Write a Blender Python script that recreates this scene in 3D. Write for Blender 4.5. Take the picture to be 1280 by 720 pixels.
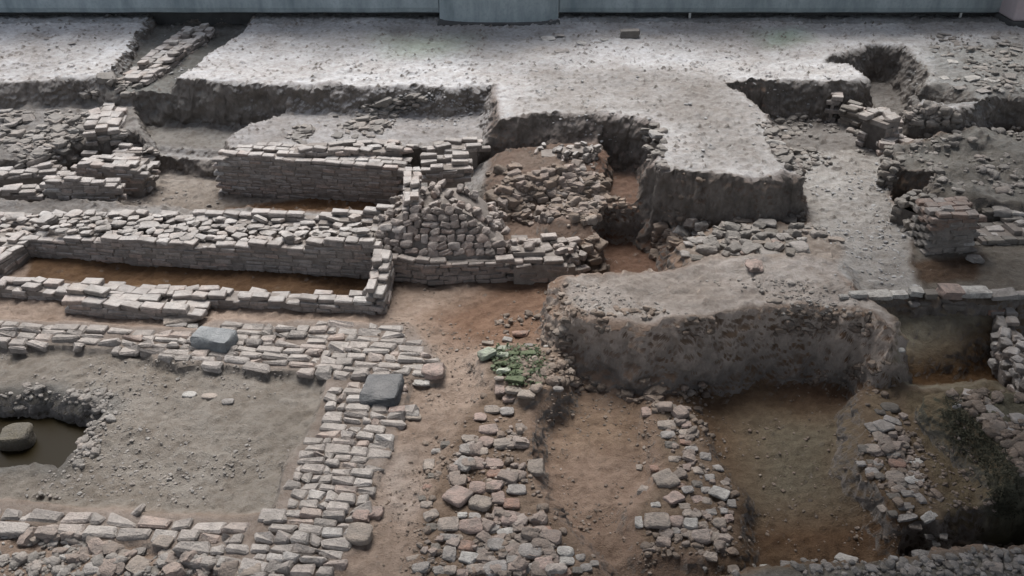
import bpy, bmesh, math, random
import numpy as np
from mathutils import Vector

R = math.radians
random.seed(7)
rng = np.random.default_rng(7)
scene = bpy.context.scene
for o in list(bpy.data.objects):
    bpy.data.objects.remove(o)
COL = scene.collection

# ------------------------------------------------------------------ camera, world, sun, exposure
CAM_H, PITCH, FPX = 6.2, R(32.0), 1108.0
cam_data = bpy.data.cameras.new('camera')
cam = bpy.data.objects.new('camera', cam_data)
COL.objects.link(cam)
cam.location = (0, 0, CAM_H)
cam.rotation_euler = (R(90) - PITCH, 0, 0)
cam_data.sensor_width = 36.0
cam_data.lens = 36.0 * FPX / 1280.0
cam_data.clip_start, cam_data.clip_end = 0.1, 1000.0
scene.camera = cam

SUN_EL, SUN_AZ = R(58), R(-12)         # azimuth measured from +Y, towards +X
world = bpy.data.worlds.new('World')
scene.world = world
world.use_nodes = True
wn = world.node_tree
bg = wn.nodes['Background']
sky = wn.nodes.new('ShaderNodeTexSky')
sky.sky_type = 'NISHITA'
sky.sun_disc = False
sky.sun_elevation = SUN_EL
sky.sun_rotation = SUN_AZ
sky.dust_density = 3.0
hs = wn.nodes.new('ShaderNodeHueSaturation')   # thin overcast: the blue is washed out
hs.inputs['Saturation'].default_value = 0.48
wn.links.new(sky.outputs[0], hs.inputs['Color'])
wn.links.new(hs.outputs[0], bg.inputs[0])
bg.inputs[1].default_value = 0.10
sd = bpy.data.lights.new('sun', 'SUN')
sd.energy, sd.angle, sd.color = 1.7, R(32), (1.0, 0.975, 0.94)
sun = bpy.data.objects.new('sun', sd)
COL.objects.link(sun)
travel = -Vector((math.sin(SUN_AZ) * math.cos(SUN_EL), math.cos(SUN_AZ) * math.cos(SUN_EL), math.sin(SUN_EL)))
sun.rotation_euler = travel.to_track_quat('-Z', 'Y').to_euler()
scene.view_settings.view_transform = 'Standard'
scene.view_settings.look = 'None'
scene.view_settings.exposure = 1.25
scene.view_settings.gamma = 1.0
scene.view_settings.use_curve_mapping = False

# ------------------------------------------------------------------ projection helpers (photo pixel -> metres on a level)
CP, SP = math.cos(PITCH), math.sin(PITCH)

def ray(px, py):
    u = (np.asarray(px, float) - 640.0) / FPX
    v = (360.0 - np.asarray(py, float)) / FPX
    d = np.stack([u, CP + SP * v, -SP + CP * v], -1)
    return d

def P(px, py, z):
    d = ray(px, py)
    t = (z - CAM_H) / d[..., 2]
    return np.stack([d[..., 0] * t, d[..., 1] * t], -1)

def pxm(x, y, z):                     # pixels per metre at a point
    return FPX / (y * CP + (CAM_H - z) * SP)

# ------------------------------------------------------------------ noise
_T = rng.random((256, 256))

def vnoise(x, y, f):
    x = np.asarray(x) * f + 71.3
    y = np.asarray(y) * f + 13.7
    xi, yi = np.floor(x).astype(int), np.floor(y).astype(int)
    fx, fy = x - xi, y - yi
    fx, fy = fx * fx * (3 - 2 * fx), fy * fy * (3 - 2 * fy)
    a, b = _T[yi & 255, xi & 255], _T[yi & 255, (xi + 1) & 255]
    c, d = _T[(yi + 1) & 255, xi & 255], _T[(yi + 1) & 255, (xi + 1) & 255]
    return (a + (b - a) * fx) * (1 - fy) + (c + (d - c) * fx) * fy - 0.5

def fbm(x, y, f, n=4, g=0.5):
    r, a = 0, 1.0
    for i in range(n):
        r = r + a * vnoise(x + 17.1 * i, y - 9.3 * i, f)
        f, a = f * 2.03, a * g
    return r

# ------------------------------------------------------------------ materials
def new_mat(name):
    m = bpy.data.materials.new(name)
    m.use_nodes = True
    nt = m.node_tree
    b = nt.nodes['Principled BSDF']
    b.inputs['Specular IOR Level'].default_value = 0.25
    b.inputs['Roughness'].default_value = 0.9
    return m, nt, b

def N(nt, typ, **kw):
    n = nt.nodes.new(typ)
    for k, v in kw.items():
        setattr(n, k, v)
    return n

def ramp(nt, fac, stops):
    r = N(nt, 'ShaderNodeValToRGB')
    el = r.color_ramp.elements
    while len(el) < len(stops):
        el.new(0.5)
    for e, (p, c) in zip(el, stops):
        e.position = p
        e.color = (*c, 1) if len(c) == 3 else c
    nt.links.new(fac, r.inputs[0])
    return r.outputs[0]

def noise_node(nt, vec, scale, detail=5, rough=0.6):
    n = N(nt, 'ShaderNodeTexNoise')
    n.inputs['Scale'].default_value = scale
    n.inputs['Detail'].default_value = detail
    n.inputs['Roughness'].default_value = rough
    nt.links.new(vec, n.inputs['Vector'])
    return n.outputs[0]

def mixc(nt, fac, a, b, mode='MIX'):
    m = N(nt, 'ShaderNodeMix', data_type='RGBA', blend_type=mode)
    for s, v in ((m.inputs[0], fac), (m.inputs[6], a), (m.inputs[7], b)):
        if isinstance(v, (int, float)):
            s.default_value = v
        elif isinstance(v, tuple):
            s.default_value = (*v, 1)
        else:
            nt.links.new(v, s)
    return m.outputs[2]

def math_node(nt, op, a, b=0.0):
    m = N(nt, 'ShaderNodeMath', operation=op)
    for s, v in ((m.inputs[0], a), (m.inputs[1], b)):
        if isinstance(v, (int, float)):
            s.default_value = v
        else:
            nt.links.new(v, s)
    return m.outputs[0]

def bump(nt, b, h, strength=0.5, dist=0.02):
    n = N(nt, 'ShaderNodeBump')
    n.inputs['Strength'].default_value = strength
    n.inputs['Distance'].default_value = dist
    nt.links.new(h, n.inputs['Height'])
    nt.links.new(n.outputs[0], b.inputs['Normal'])

def masonry_mat(name, stops, dust=(0.50, 0.48, 0.46), dust_amt=0.55, speck=(0.12, 0.11, 0.1)):
    """fired brick / stone: a tone of its own for every piece, pitted surface, pale dust lying on the upward faces"""
    m, nt, b = new_mat(name)
    geo = N(nt, 'ShaderNodeNewGeometry')
    oi = N(nt, 'ShaderNodeObjectInfo')
    r = math_node(nt, 'FRACT', math_node(nt, 'ADD', geo.outputs['Random Per Island'], oi.outputs['Random']))
    c = ramp(nt, r, stops)
    pos = geo.outputs['Position']
    n1 = noise_node(nt, pos, 9.0, 6, 0.65)
    n2 = noise_node(nt, pos, 45.0, 4, 0.6)
    c = mixc(nt, ramp(nt, n1, [(0.38, (0.9,) * 3), (0.58, (0,) * 3)]), c, mixc(nt, 0.6, c, speck))
    c = mixc(nt, ramp(nt, n2, [(0.3, (0.45,) * 3), (0.5, (0,) * 3)]), c, speck)
    sx = N(nt, 'ShaderNodeSeparateXYZ')
    nt.links.new(geo.outputs['True Normal'], sx.inputs[0])
    up = ramp(nt, sx.outputs['Z'], [(0.55, (0,) * 3), (0.95, (1,) * 3)])
    n3 = noise_node(nt, pos, 3.1, 5, 0.6)
    dm = math_node(nt, 'MULTIPLY', up, ramp(nt, n3, [(0.35, (0.25,) * 3), (0.62, (1,) * 3)]))
    c = mixc(nt, math_node(nt, 'MULTIPLY', dm, dust_amt), c, dust)
    nt.links.new(c, b.inputs['Base Color'])
    h = math_node(nt, 'ADD', math_node(nt, 'MULTIPLY', n1, 1.0), math_node(nt, 'MULTIPLY', n2, 0.5))
    bump(nt, b, h, 1.0, 0.035)
    return m

MAT = {}
MAT['brick'] = masonry_mat('weathered_grey_brick', [(0, (0.21, 0.18, 0.16)), (0.35, (0.285, 0.25, 0.228)), (0.7, (0.34, 0.298, 0.268)), (0.88, (0.345, 0.265, 0.225)), (1, (0.39, 0.37, 0.35))])
MAT['core'] = masonry_mat('rubble_core_stone', [(0, (0.19, 0.165, 0.145)), (0.4, (0.27, 0.24, 0.215)), (0.75, (0.33, 0.27, 0.23)), (1, (0.40, 0.38, 0.36))], dust_amt=0.6)
MAT['buff'] = masonry_mat('buff_brick', [(0, (0.21, 0.175, 0.155)), (0.35, (0.28, 0.235, 0.21)), (0.7, (0.33, 0.275, 0.245)), (0.9, (0.33, 0.25, 0.21)), (1, (0.38, 0.35, 0.33))], dust=(0.45, 0.42, 0.39), dust_amt=0.45)
MAT['darkbrick'] = masonry_mat('dark_brick', [(0, (0.10, 0.09, 0.08)), (0.5, (0.17, 0.15, 0.13)), (1, (0.24, 0.21, 0.18))], dust=(0.30, 0.29, 0.27), dust_amt=0.5)  # brick in darker tones
MAT['pave'] = masonry_mat('pavement_brick', [(0, (0.24, 0.215, 0.195)), (0.4, (0.31, 0.275, 0.25)), (0.75, (0.35, 0.32, 0.295)), (0.9, (0.34, 0.26, 0.22)), (1, (0.40, 0.38, 0.36))], dust=(0.40, 0.37, 0.34), dust_amt=0.35)
MAT['frag'] = masonry_mat('dusty_fragments', [(0, (0.16, 0.145, 0.13)), (0.5, (0.23, 0.21, 0.19)), (0.85, (0.29, 0.25, 0.22)), (1, (0.36, 0.345, 0.325))], dust=(0.3, 0.285, 0.265), dust_amt=0.4)
MAT['fragbrown'] = masonry_mat('earthy_fragments', [(0, (0.12, 0.09, 0.07)), (0.5, (0.185, 0.145, 0.115)), (0.85, (0.25, 0.19, 0.15)), (1, (0.32, 0.28, 0.245))], dust=(0.25, 0.2, 0.16), dust_amt=0.4)
MAT['fragtan'] = masonry_mat('buff_fragments', [(0, (0.19, 0.155, 0.13)), (0.4, (0.26, 0.21, 0.18)), (0.75, (0.31, 0.245, 0.21)), (1, (0.36, 0.32, 0.29))], dust=(0.28, 0.24, 0.21), dust_amt=0.3)
MAT['fragpale'] = masonry_mat('dusty_pebbles', [(0, (0.27, 0.26, 0.25)), (1, (0.42, 0.415, 0.41))], dust=(0.42, 0.42, 0.42), dust_amt=0.6)
MAT['grey'] = masonry_mat('grey_stone', [(0, (0.24, 0.225, 0.21)), (1, (0.33, 0.31, 0.295))], dust=(0.30, 0.265, 0.235), dust_amt=0.3)
MAT['tan'] = masonry_mat('tan_stone', [(0, (0.26, 0.22, 0.185)), (1, (0.34, 0.29, 0.25))], dust=(0.30, 0.265, 0.235), dust_amt=0.2)
MAT['pink'] = masonry_mat('pinkish_stone', [(0, (0.28, 0.21, 0.18)), (1, (0.36, 0.275, 0.24))], dust=(0.30, 0.265, 0.235), dust_amt=0.15)
MAT['reddish'] = masonry_mat('reddish_brick', [(0, (0.24, 0.15, 0.115)), (1, (0.31, 0.20, 0.155))], dust=(0.30, 0.265, 0.235), dust_amt=0.1)
MAT['pale'] = masonry_mat('pale_stone', [(0, (0.36, 0.345, 0.32)), (1, (0.46, 0.44, 0.41))], dust_amt=0.2)
MAT['dark'] = masonry_mat('dark_stone', [(0, (0.10, 0.09, 0.08)), (1, (0.17, 0.15, 0.13))], dust=(0.25, 0.23, 0.2), dust_amt=0.25)
MAT['boulder'] = masonry_mat('boulder_stone', [(0, (0.085, 0.075, 0.055)), (1, (0.11, 0.095, 0.072))], dust=(0.13, 0.12, 0.095), dust_amt=0.5)
MAT['pierbrick'] = masonry_mat('pier_brick', [(0, (0.20, 0.15, 0.125)), (0.45, (0.24, 0.165, 0.13)), (0.8, (0.25, 0.21, 0.185)), (1, (0.28, 0.26, 0.245))], dust_amt=0.3)
MAT['mossy'] = masonry_mat('mossy_stone', [(0, (0.075, 0.085, 0.05)), (0.5, (0.115, 0.13, 0.08)), (1, (0.17, 0.18, 0.13))], dust=(0.15, 0.18, 0.11), dust_amt=0.55, speck=(0.05, 0.08, 0.03))
MAT['palegreen'] = masonry_mat('lichen_stone', [(0, (0.27, 0.31, 0.23)), (1, (0.36, 0.39, 0.31))], dust_amt=0.15)
MAT['granite'] = masonry_mat('blue_grey_granite', [(0, (0.20, 0.21, 0.212)), (1, (0.25, 0.26, 0.262))], dust=(0.31, 0.315, 0.315), dust_amt=0.6, speck=(0.1, 0.11, 0.12))
MAT['slate'] = masonry_mat('dark_blue_grey_slab', [(0, (0.065, 0.07, 0.075)), (1, (0.085, 0.09, 0.095))], dust=(0.2, 0.195, 0.19), dust_amt=0.7, speck=(0.04, 0.04, 0.045))

def soil_mat(name, cut):
    m, nt, b = new_mat(name)
    at = N(nt, 'ShaderNodeAttribute', attribute_name='soil')
    geo = N(nt, 'ShaderNodeNewGeometry')
    pos = geo.outputs['Position']
    n0 = noise_node(nt, pos, 0.42, 5, 0.6)
    n1 = noise_node(nt, pos, 1.6, 6, 0.65)
    n2 = noise_node(nt, pos, 9.0, 9, 0.72)
    n3 = noise_node(nt, pos, 60.0, 4, 0.65)
    top = mixc(nt, ramp(nt, n1, [(0.35, (0.5,) * 3), (0.6, (0,) * 3)]), at.outputs['Color'], mixc(nt, 1.0, at.outputs['Color'], (0.62, 0.56, 0.5), 'MULTIPLY'))
    top = mixc(nt, ramp(nt, n0, [(0.38, (0.75,) * 3), (0.58, (0,) * 3)]), top, mixc(nt, 1.0, top, (0.66, 0.64, 0.62), 'MULTIPLY'))
    top = mixc(nt, ramp(nt, n2, [(0.36, (0.6,) * 3), (0.56, (0,) * 3)]), top, mixc(nt, 1.0, top, (0.6, 0.54, 0.5), 'MULTIPLY'))
    top = mixc(nt, ramp(nt, n2, [(0.55, (0,) * 3), (0.75, (0.45,) * 3)]), top, mixc(nt, 1.0, top, (1.3, 1.3, 1.3), 'MULTIPLY'))
    # freshly cut section under the dusty crust: layered darker earth with lighter inclusions
    mp = N(nt, 'ShaderNodeMapping')
    mp.inputs['Scale'].default_value = (1.5, 1.5, 1.3)
    nt.links.new(pos, mp.inputs['Vector'])
    n4 = noise_node(nt, mp.outputs[0], 3.0, 7, 0.7)
    cutc = ramp(nt, n4, [(0.3, tuple(c * 0.62 for c in cut)), (0.5, cut), (0.72, tuple(c * 1.45 for c in cut))])
    cutc = mixc(nt, ramp(nt, n3, [(0.58, (0,) * 3), (0.7, (0.6,) * 3)]), cutc, (0.22, 0.2, 0.175))
    a2 = N(nt, 'ShaderNodeAttribute', attribute_name='cut')
    cutc = mixc(nt, 1.0, cutc, a2.outputs['Color'], 'MULTIPLY')
    sx = N(nt, 'ShaderNodeSeparateXYZ')
    nt.links.new(geo.outputs['True Normal'], sx.inputs[0])
    up = ramp(nt, math_node(nt, 'ADD', sx.outputs['Z'], math_node(nt, 'MULTIPLY', math_node(nt, 'SUBTRACT', n2, 0.5), 0.5)), [(0.45, (0,) * 3), (0.78, (1,) * 3)])
    c = mixc(nt, up, cutc, top)
    nt.links.new(c, b.inputs['Base Color'])
    h = math_node(nt, 'ADD', math_node(nt, 'MULTIPLY', n2, 1.0), math_node(nt, 'MULTIPLY', n3, 0.4))
    bump(nt, b, h, 0.9, 0.05)
    return m

MAT['soil'] = soil_mat('excavated_earth', (0.15, 0.132, 0.117))

def plain_mat(name, c1, c2, scale=3.0, streak=None, rough=0.85, bs=0.3):
    m, nt, b = new_mat(name)
    geo = N(nt, 'ShaderNodeNewGeometry')
    vec = geo.outputs['Position']
    if streak:
        mp = N(nt, 'ShaderNodeMapping')
        mp.inputs['Scale'].default_value = streak
        nt.links.new(vec, mp.inputs['Vector'])
        vec = mp.outputs[0]
    n = noise_node(nt, vec, scale, 7, 0.65)
    n2 = noise_node(nt, geo.outputs['Position'], scale * 9, 4, 0.6)
    c = ramp(nt, n, [(0.3, c1), (0.7, c2)])
    c = mixc(nt, ramp(nt, n2, [(0.35, (0.35,) * 3), (0.5, (0,) * 3)]), c, c1)
    nt.links.new(c, b.inputs['Base Color'])
    b.inputs['Roughness'].default_value = rough
    bump(nt, b, n2, bs, 0.01)
    return m

MAT['concrete'] = plain_mat('stained_concrete', (0.20, 0.245, 0.26), (0.40, 0.455, 0.47), 1.8, (1.8, 1.8, 0.5))
MAT['pinkplaster'] = plain_mat('pinkish_plaster', (0.36, 0.31, 0.32), (0.46, 0.40, 0.41), 1.4, (1.2, 1.2, 0.35))
MAT['mortar'] = plain_mat('earth_mortar', (0.14, 0.12, 0.105), (0.25, 0.225, 0.205), 8.0, bs=1.0)
MAT['footing'] = plain_mat('shade_dark_footing', (0.05, 0.05, 0.05), (0.09, 0.09, 0.09), 3.0)  # near-black tone paints in the shadow gap below the back wall
MAT['render'] = plain_mat('grey_render', (0.17, 0.165, 0.15), (0.26, 0.25, 0.235), 4.0)
MAT['white'] = plain_mat('white_paint', (0.6, 0.6, 0.58), (0.75, 0.75, 0.73), 4.0)
MAT['weed'] = plain_mat('dark_weed', (0.03, 0.032, 0.02), (0.075, 0.068, 0.045), 14.0)
MAT['leaf'] = plain_mat('green_leaf', (0.035, 0.05, 0.022), (0.08, 0.105, 0.052), 14.0, rough=0.6)
MAT['steel'] = plain_mat('shade_roof_sheet', (0.12, 0.12, 0.125), (0.18, 0.18, 0.185), 2.0)

# ------------------------------------------------------------------ object helpers
def tag(o, label=None, cat=None, group=None, kind=None):
    if label: o['label'] = label
    if cat: o['category'] = cat
    if group: o['group'] = group
    if kind: o['kind'] = kind
    return o

def link(name, me, parent=None):
    o = bpy.data.objects.new(name, me)
    COL.objects.link(o)
    if parent is not None:
        o.parent = parent
    return o

def empty(name, loc, label, cat, group=None):
    o = bpy.data.objects.new(name, None)
    o.empty_display_size = 0.2
    o.location = loc
    COL.objects.link(o)
    return tag(o, label, cat, group, 'thing')

def mesh_np(name, V, F_list, mat, smooth=False, sharp=None):
    """V (n,3); F_list: list of int arrays (m,k), one for each polygon size"""
    me = bpy.data.meshes.new(name)
    V = np.asarray(V, np.float32)
    loops = np.concatenate([f.ravel() for f in F_list]).astype(np.int32)
    sizes = np.concatenate([np.full(len(f), f.shape[1], np.int32) for f in F_list])
    starts = np.concatenate([[0], np.cumsum(sizes)[:-1]]).astype(np.int32)
    me.vertices.add(len(V)); me.vertices.foreach_set('co', V.ravel())
    me.loops.add(len(loops)); me.loops.foreach_set('vertex_index', loops)
    me.polygons.add(len(sizes)); me.polygons.foreach_set('loop_start', starts); me.polygons.foreach_set('loop_total', sizes)
    me.polygons.foreach_set('use_smooth', np.full(len(sizes), smooth, bool))
    me.update(calc_edges=True)
    me.validate()
    if mat is not None:
        me.materials.append(mat)
    if sharp:
        me.set_sharp_from_angle(angle=sharp)
    return me

# ---- piece prototypes
def hull_faces(V):
    bm = bmesh.new()
    vs = [bm.verts.new(v) for v in V]
    bmesh.ops.convex_hull(bm, input=vs)
    bmesh.ops.dissolve_limit(bm, angle_limit=0.01, verts=bm.verts, edges=bm.edges)
    bm.normal_update()
    bm.verts.index_update()
    # map back by coordinate
    key = {tuple(round(c, 4) for c in v): i for i, v in enumerate(V)}
    q, t = [], []
    for f in bm.faces:
        idx = [key[tuple(round(c, 4) for c in v.co)] for v in f.verts]
        (q if len(idx) == 4 else t).append(idx)
    bm.free()
    return np.array(q), np.array(t)

_SG = np.array([[sx, sy, sz] for sx in (-1, 1) for sy in (-1, 1) for sz in (-1, 1) for _ in range(3)], float)
_AX = np.array([np.eye(3)[a] for _ in range(8) for a in range(3)])
_BQ, _BT = hull_faces([tuple(s * (1 - 0.2 * (1 - a))) for s, a in zip(_SG, _AX)])

def rot_matrices(yaw, pitch, roll):
    cy, sy, cp, sp, cr, sr = np.cos(yaw), np.sin(yaw), np.cos(pitch), np.sin(pitch), np.cos(roll), np.sin(roll)
    M = np.empty((len(yaw), 3, 3))
    M[:, 0, 0] = cy * cp; M[:, 0, 1] = cy * sp * sr - sy * cr; M[:, 0, 2] = cy * sp * cr + sy * sr
    M[:, 1, 0] = sy * cp; M[:, 1, 1] = sy * sp * sr + cy * cr; M[:, 1, 2] = sy * sp * cr - cy * sr
    M[:, 2, 0] = -sp; M[:, 2, 1] = cp * sr; M[:, 2, 2] = cp * cr
    return M

class Bricks:
    """collects many bricks that make ONE mesh (the bond of a wall, a paving)"""
    def __init__(self): self.r = []
    def add(self, c, half, yaw, pitch=0.0, roll=0.0, wear=0.012): self.r.append((*c, *half, yaw, pitch, roll, wear))
    def __len__(self): return len(self.r)
    def mesh(self, name, mat, org=(0, 0, 0)):
        A = np.array(self.r, float)
        n = len(A)
        h = A[:, 3:6]
        ch = np.minimum(np.minimum(A[:, 9], h.min(1) * 0.45), 0.03)
        V = _SG[None] * (h[:, None, :] - ch[:, None, None] * (1 - _AX[None]))
        cj = np.repeat(rng.normal(0, 1, (n, 8, 3)), 3, axis=1) * (A[:, 9] * 0.55)[:, None, None]
        V = V + cj + rng.normal(0, 1, V.shape) * (A[:, 9] * 0.12)[:, None, None]
        M = rot_matrices(A[:, 6], A[:, 7], A[:, 8])
        V = np.einsum('nij,nkj->nki', M, V) + A[:, None, 0:3] - np.array(org)[None, None]
        off = (np.arange(n) * 24)[:, None, None]
        return mesh_np(name, V.reshape(-1, 3), [(_BQ[None] + off).reshape(-1, 4), (_BT[None] + off).reshape(-1, 3)], mat)

def cube_grid(n):
    idx, V, F = {}, [], []
    def vid(p):
        if p not in idx:
            idx[p] = len(V); V.append(p)
        return idx[p]
    for a in range(3):
        for s in (0, n):
            for i in range(n):
                for j in range(n):
                    q = []
                    for (u, v) in ((i, j), (i + 1, j), (i + 1, j + 1), (i, j + 1)):
                        p = [0, 0, 0]
                        p[a] = s; p[(a + 1) % 3] = u; p[(a + 2) % 3] = v
                        q.append(vid(tuple(p)))
                    F.append(q if s else q[::-1])
    return np.array(V, float) * 2 / n - 1, np.array(F)

def stone_proto(n, power, cuts, lump, r):
    V, F = cube_grid(n)
    V = np.sign(V) * np.abs(V) ** 0.9
    nrm = (np.abs(V) ** power).sum(1) ** (1 / power)
    V = V / nrm[:, None]
    for _ in range(cuts):
        d = r.normal(size=3); d /= np.linalg.norm(d)
        k = r.uniform(0.72, 1.02) * (np.abs(d) ** 1).sum() * 0.80
        e = V @ d - k
        V = V - np.where(e > 0, e, 0)[:, None] * d * 0.92
    for _ in range(5):
        w = r.normal(size=3) * r.uniform(1.5, 4)
        V = V + (np.sin(V @ w + r.uniform(0, 6)) * lump)[:, None] * r.normal(size=3)
    V += r.normal(0, lump * 0.25, V.shape)
    V /= np.abs(V).max(0)
    return V, F

_sr = np.random.default_rng(21)
BLOCKS = [stone_proto(6, 8, 7, 0.045, _sr) for _ in range(8)]
ROCKS = [stone_proto(6, 4.5, 11, 0.05, _sr) for _ in range(10)]
ROUNDS = [stone_proto(6, 2.8, 3, 0.03, _sr) for _ in range(5)]
PEBBLES = [stone_proto(3, 3.0, 4, 0.06, _sr) for _ in range(8)]
SQUARED = [stone_proto(6, 11, 1, 0.022, _sr) for _ in range(6)]
SETS = {'squared': SQUARED, 'block': BLOCKS, 'rock': ROCKS, 'round': ROUNDS, 'pebble': PEBBLES}

class Stones:
    """collects many stones that make ONE mesh (rubble core, stuff)"""
    def __init__(self): self.r = []
    def add(self, c, half, yaw, pitch=0.0, roll=0.0, style='rock'): self.r.append((c, half, yaw, pitch, roll, style))
    def __len__(self): return len(self.r)
    def mesh(self, name, mat, org=(0, 0, 0)):
        Vs, Fs, off = [], [], 0
        for c, h, yaw, p, ro, st in self.r:
            V, F = SETS[st][rng.integers(len(SETS[st]))]
            M = rot_matrices(np.array([yaw]), np.array([p]), np.array([ro]))[0]
            Vs.append((V * np.array(h)) @ M.T + np.array(c) - np.array(org)); Fs.append(F + off); off += len(V)
        return mesh_np(name, np.concatenate(Vs), [np.concatenate(Fs)], mat, True, R(38))

def box_part(name, x0, x1, y0, y1, z0, z1, mat, parent, org=(0, 0, 0), bev=0.02):
    bm = bmesh.new()
    bmesh.ops.create_cube(bm, size=1.0)
    for v in bm.verts:
        v.co = Vector(((x0 + x1) / 2 + v.co.x * (x1 - x0) - org[0], (y0 + y1) / 2 + v.co.y * (y1 - y0) - org[1], (z0 + z1) / 2 + v.co.z * (z1 - z0) - org[2]))
    if bev:
        bmesh.ops.bevel(bm, geom=list(bm.edges), offset=bev, segments=2, profile=0.5, affect='EDGES')
    me = bpy.data.meshes.new(name); bm.to_mesh(me); bm.free()
    me.materials.append(mat)
    return link(name, me, parent)

# ------------------------------------------------------------------ TERRAIN
def axis(a, b, step, far0, far1):
    core = np.arange(a, b + step / 2, step)
    lo, hi, s = [], [], step
    x = a
    while x > far0:
        s *= 1.35; x -= s; lo.append(x)
    x, s = b, step
    while x < far1:
        s *= 1.35; x += s; hi.append(x)
    return np.concatenate([lo[::-1], core, hi])

XS = axis(-12.5, 12.5, 0.034, -300, 300)
YS = axis(4.2, 20.6, 0.034, -200, 400)
GX, GY = np.meshgrid(XS, YS)
H = np.full(GX.shape, -0.33)

DUST = (0.53, 0.53, 0.535)
GREYD = (0.29, 0.28, 0.27)
LANE = (0.30, 0.235, 0.19)
TANB = (0.235, 0.17, 0.13)
BROWN = (0.15, 0.1, 0.062)
WET = (0.12, 0.07, 0.04)
RUST = (0.135, 0.08, 0.055)
COURT = (0.225, 0.205, 0.18)
SOIL = np.empty(GX.shape + (3,)); SOIL[:] = TANB
CUT = np.ones(GX.shape + (3,))

WX = fbm(GX, GY, 1.3, 5, 0.6); WY = fbm(GX + 40, GY + 11, 1.3, 5, 0.6)

def sdist(poly, X, Y):
    """signed distance, positive inside"""
    d2 = np.full(X.shape, 1e9); inside = np.zeros(X.shape, bool)
    n = len(poly)
    for i in range(n):
        (ax, ay), (bx, by) = poly[i], poly[(i + 1) % n]
        ex, ey = bx - ax, by - ay
        L = ex * ex + ey * ey + 1e-12
        t = np.clip(((X - ax) * ex + (Y - ay) * ey) / L, 0, 1)
        d2 = np.minimum(d2, (X - ax - t * ex) ** 2 + (Y - ay - t * ey) ** 2)
        c = ((ay > Y) != (by > Y))
        with np.errstate(divide='ignore', invalid='ignore'):
            inside ^= c & (X < ax + (Y - ay) * ex / (ey if ey != 0 else 1e-12))
    d = np.sqrt(d2)
    return np.where(inside, d, -d)

def paint(pts, z, w=0.1, soil=None, warp=0.09, only=None, cut=None, zw=None, sw=None):
    """shape the ground inside an outline read off the photo on the level z; w = width of the slope at its edge"""
    poly = P([p[0] for p in pts], [p[1] for p in pts], z)
    m = w + 0.4
    x0, y0 = poly.min(0) - m; x1, y1 = poly.max(0) + m
    ix = slice(*np.searchsorted(XS, [x0, x1])); iy = slice(*np.searchsorted(YS, [y0, y1]))
    X, Y = GX[iy, ix], GY[iy, ix]
    if X.size == 0: return
    sd = sdist(poly, X + WX[iy, ix] * warp, Y + WY[iy, ix] * warp)
    h = H[iy, ix]
    if z is not None and only != 'soil':
        zz = z if zw is None else zw(X, Y)
        # raised things slope outside their outline, hollows inside it
        s = np.where(zz >= h, sd / w + 1, sd / w)
        k = np.clip(s, 0, 1); k = k * k * (3 - 2 * k)
        H[iy, ix] = h + (zz - h) * k
    if soil is not None:
        swid = sw or 0.12
        k = np.clip(sd / swid + 0.5, 0, 1)[..., None]
        SOIL[iy, ix] = SOIL[iy, ix] * (1 - k) + np.array(soil) * k
    if cut is not None:
        k = np.clip((sd + 0.3) / 0.2, 0, 1)[..., None]
        CUT[iy, ix] = CUT[iy, ix] * (1 - k) + np.array(cut) * k

# --- low levels first (each outline is read at its own height)
paint([(-900, 250), (640, 250), (700, 330), (712, 352), (695, 470), (640, 560), (610, 640), (560, 900), (-900, 900)], -0.15, 0.3, LANE)
paint([(530, 400), (620, 350), (735, 345), (735, 365), (690, 420), (640, 440), (560, 430)], -0.15, 0.2, (0.20, 0.125, 0.085), only='soil', sw=0.5)
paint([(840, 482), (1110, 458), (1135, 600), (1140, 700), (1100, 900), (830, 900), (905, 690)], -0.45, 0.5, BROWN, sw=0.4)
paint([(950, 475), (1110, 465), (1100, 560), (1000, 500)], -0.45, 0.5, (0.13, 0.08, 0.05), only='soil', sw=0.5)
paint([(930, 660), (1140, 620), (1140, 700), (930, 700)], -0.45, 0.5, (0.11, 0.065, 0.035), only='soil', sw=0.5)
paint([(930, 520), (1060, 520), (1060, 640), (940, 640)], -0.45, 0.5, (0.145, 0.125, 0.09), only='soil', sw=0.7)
paint([(690, 500), (800, 500), (815, 560), (700, 560)], -0.33, 0.5, (0.28, 0.205, 0.15), only='soil', sw=0.5)
paint([(475, 560), (525, 560), (520, 640), (478, 640)], -0.15, 0.5, (0.33, 0.28, 0.245), only='soil', sw=0.4)
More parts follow.
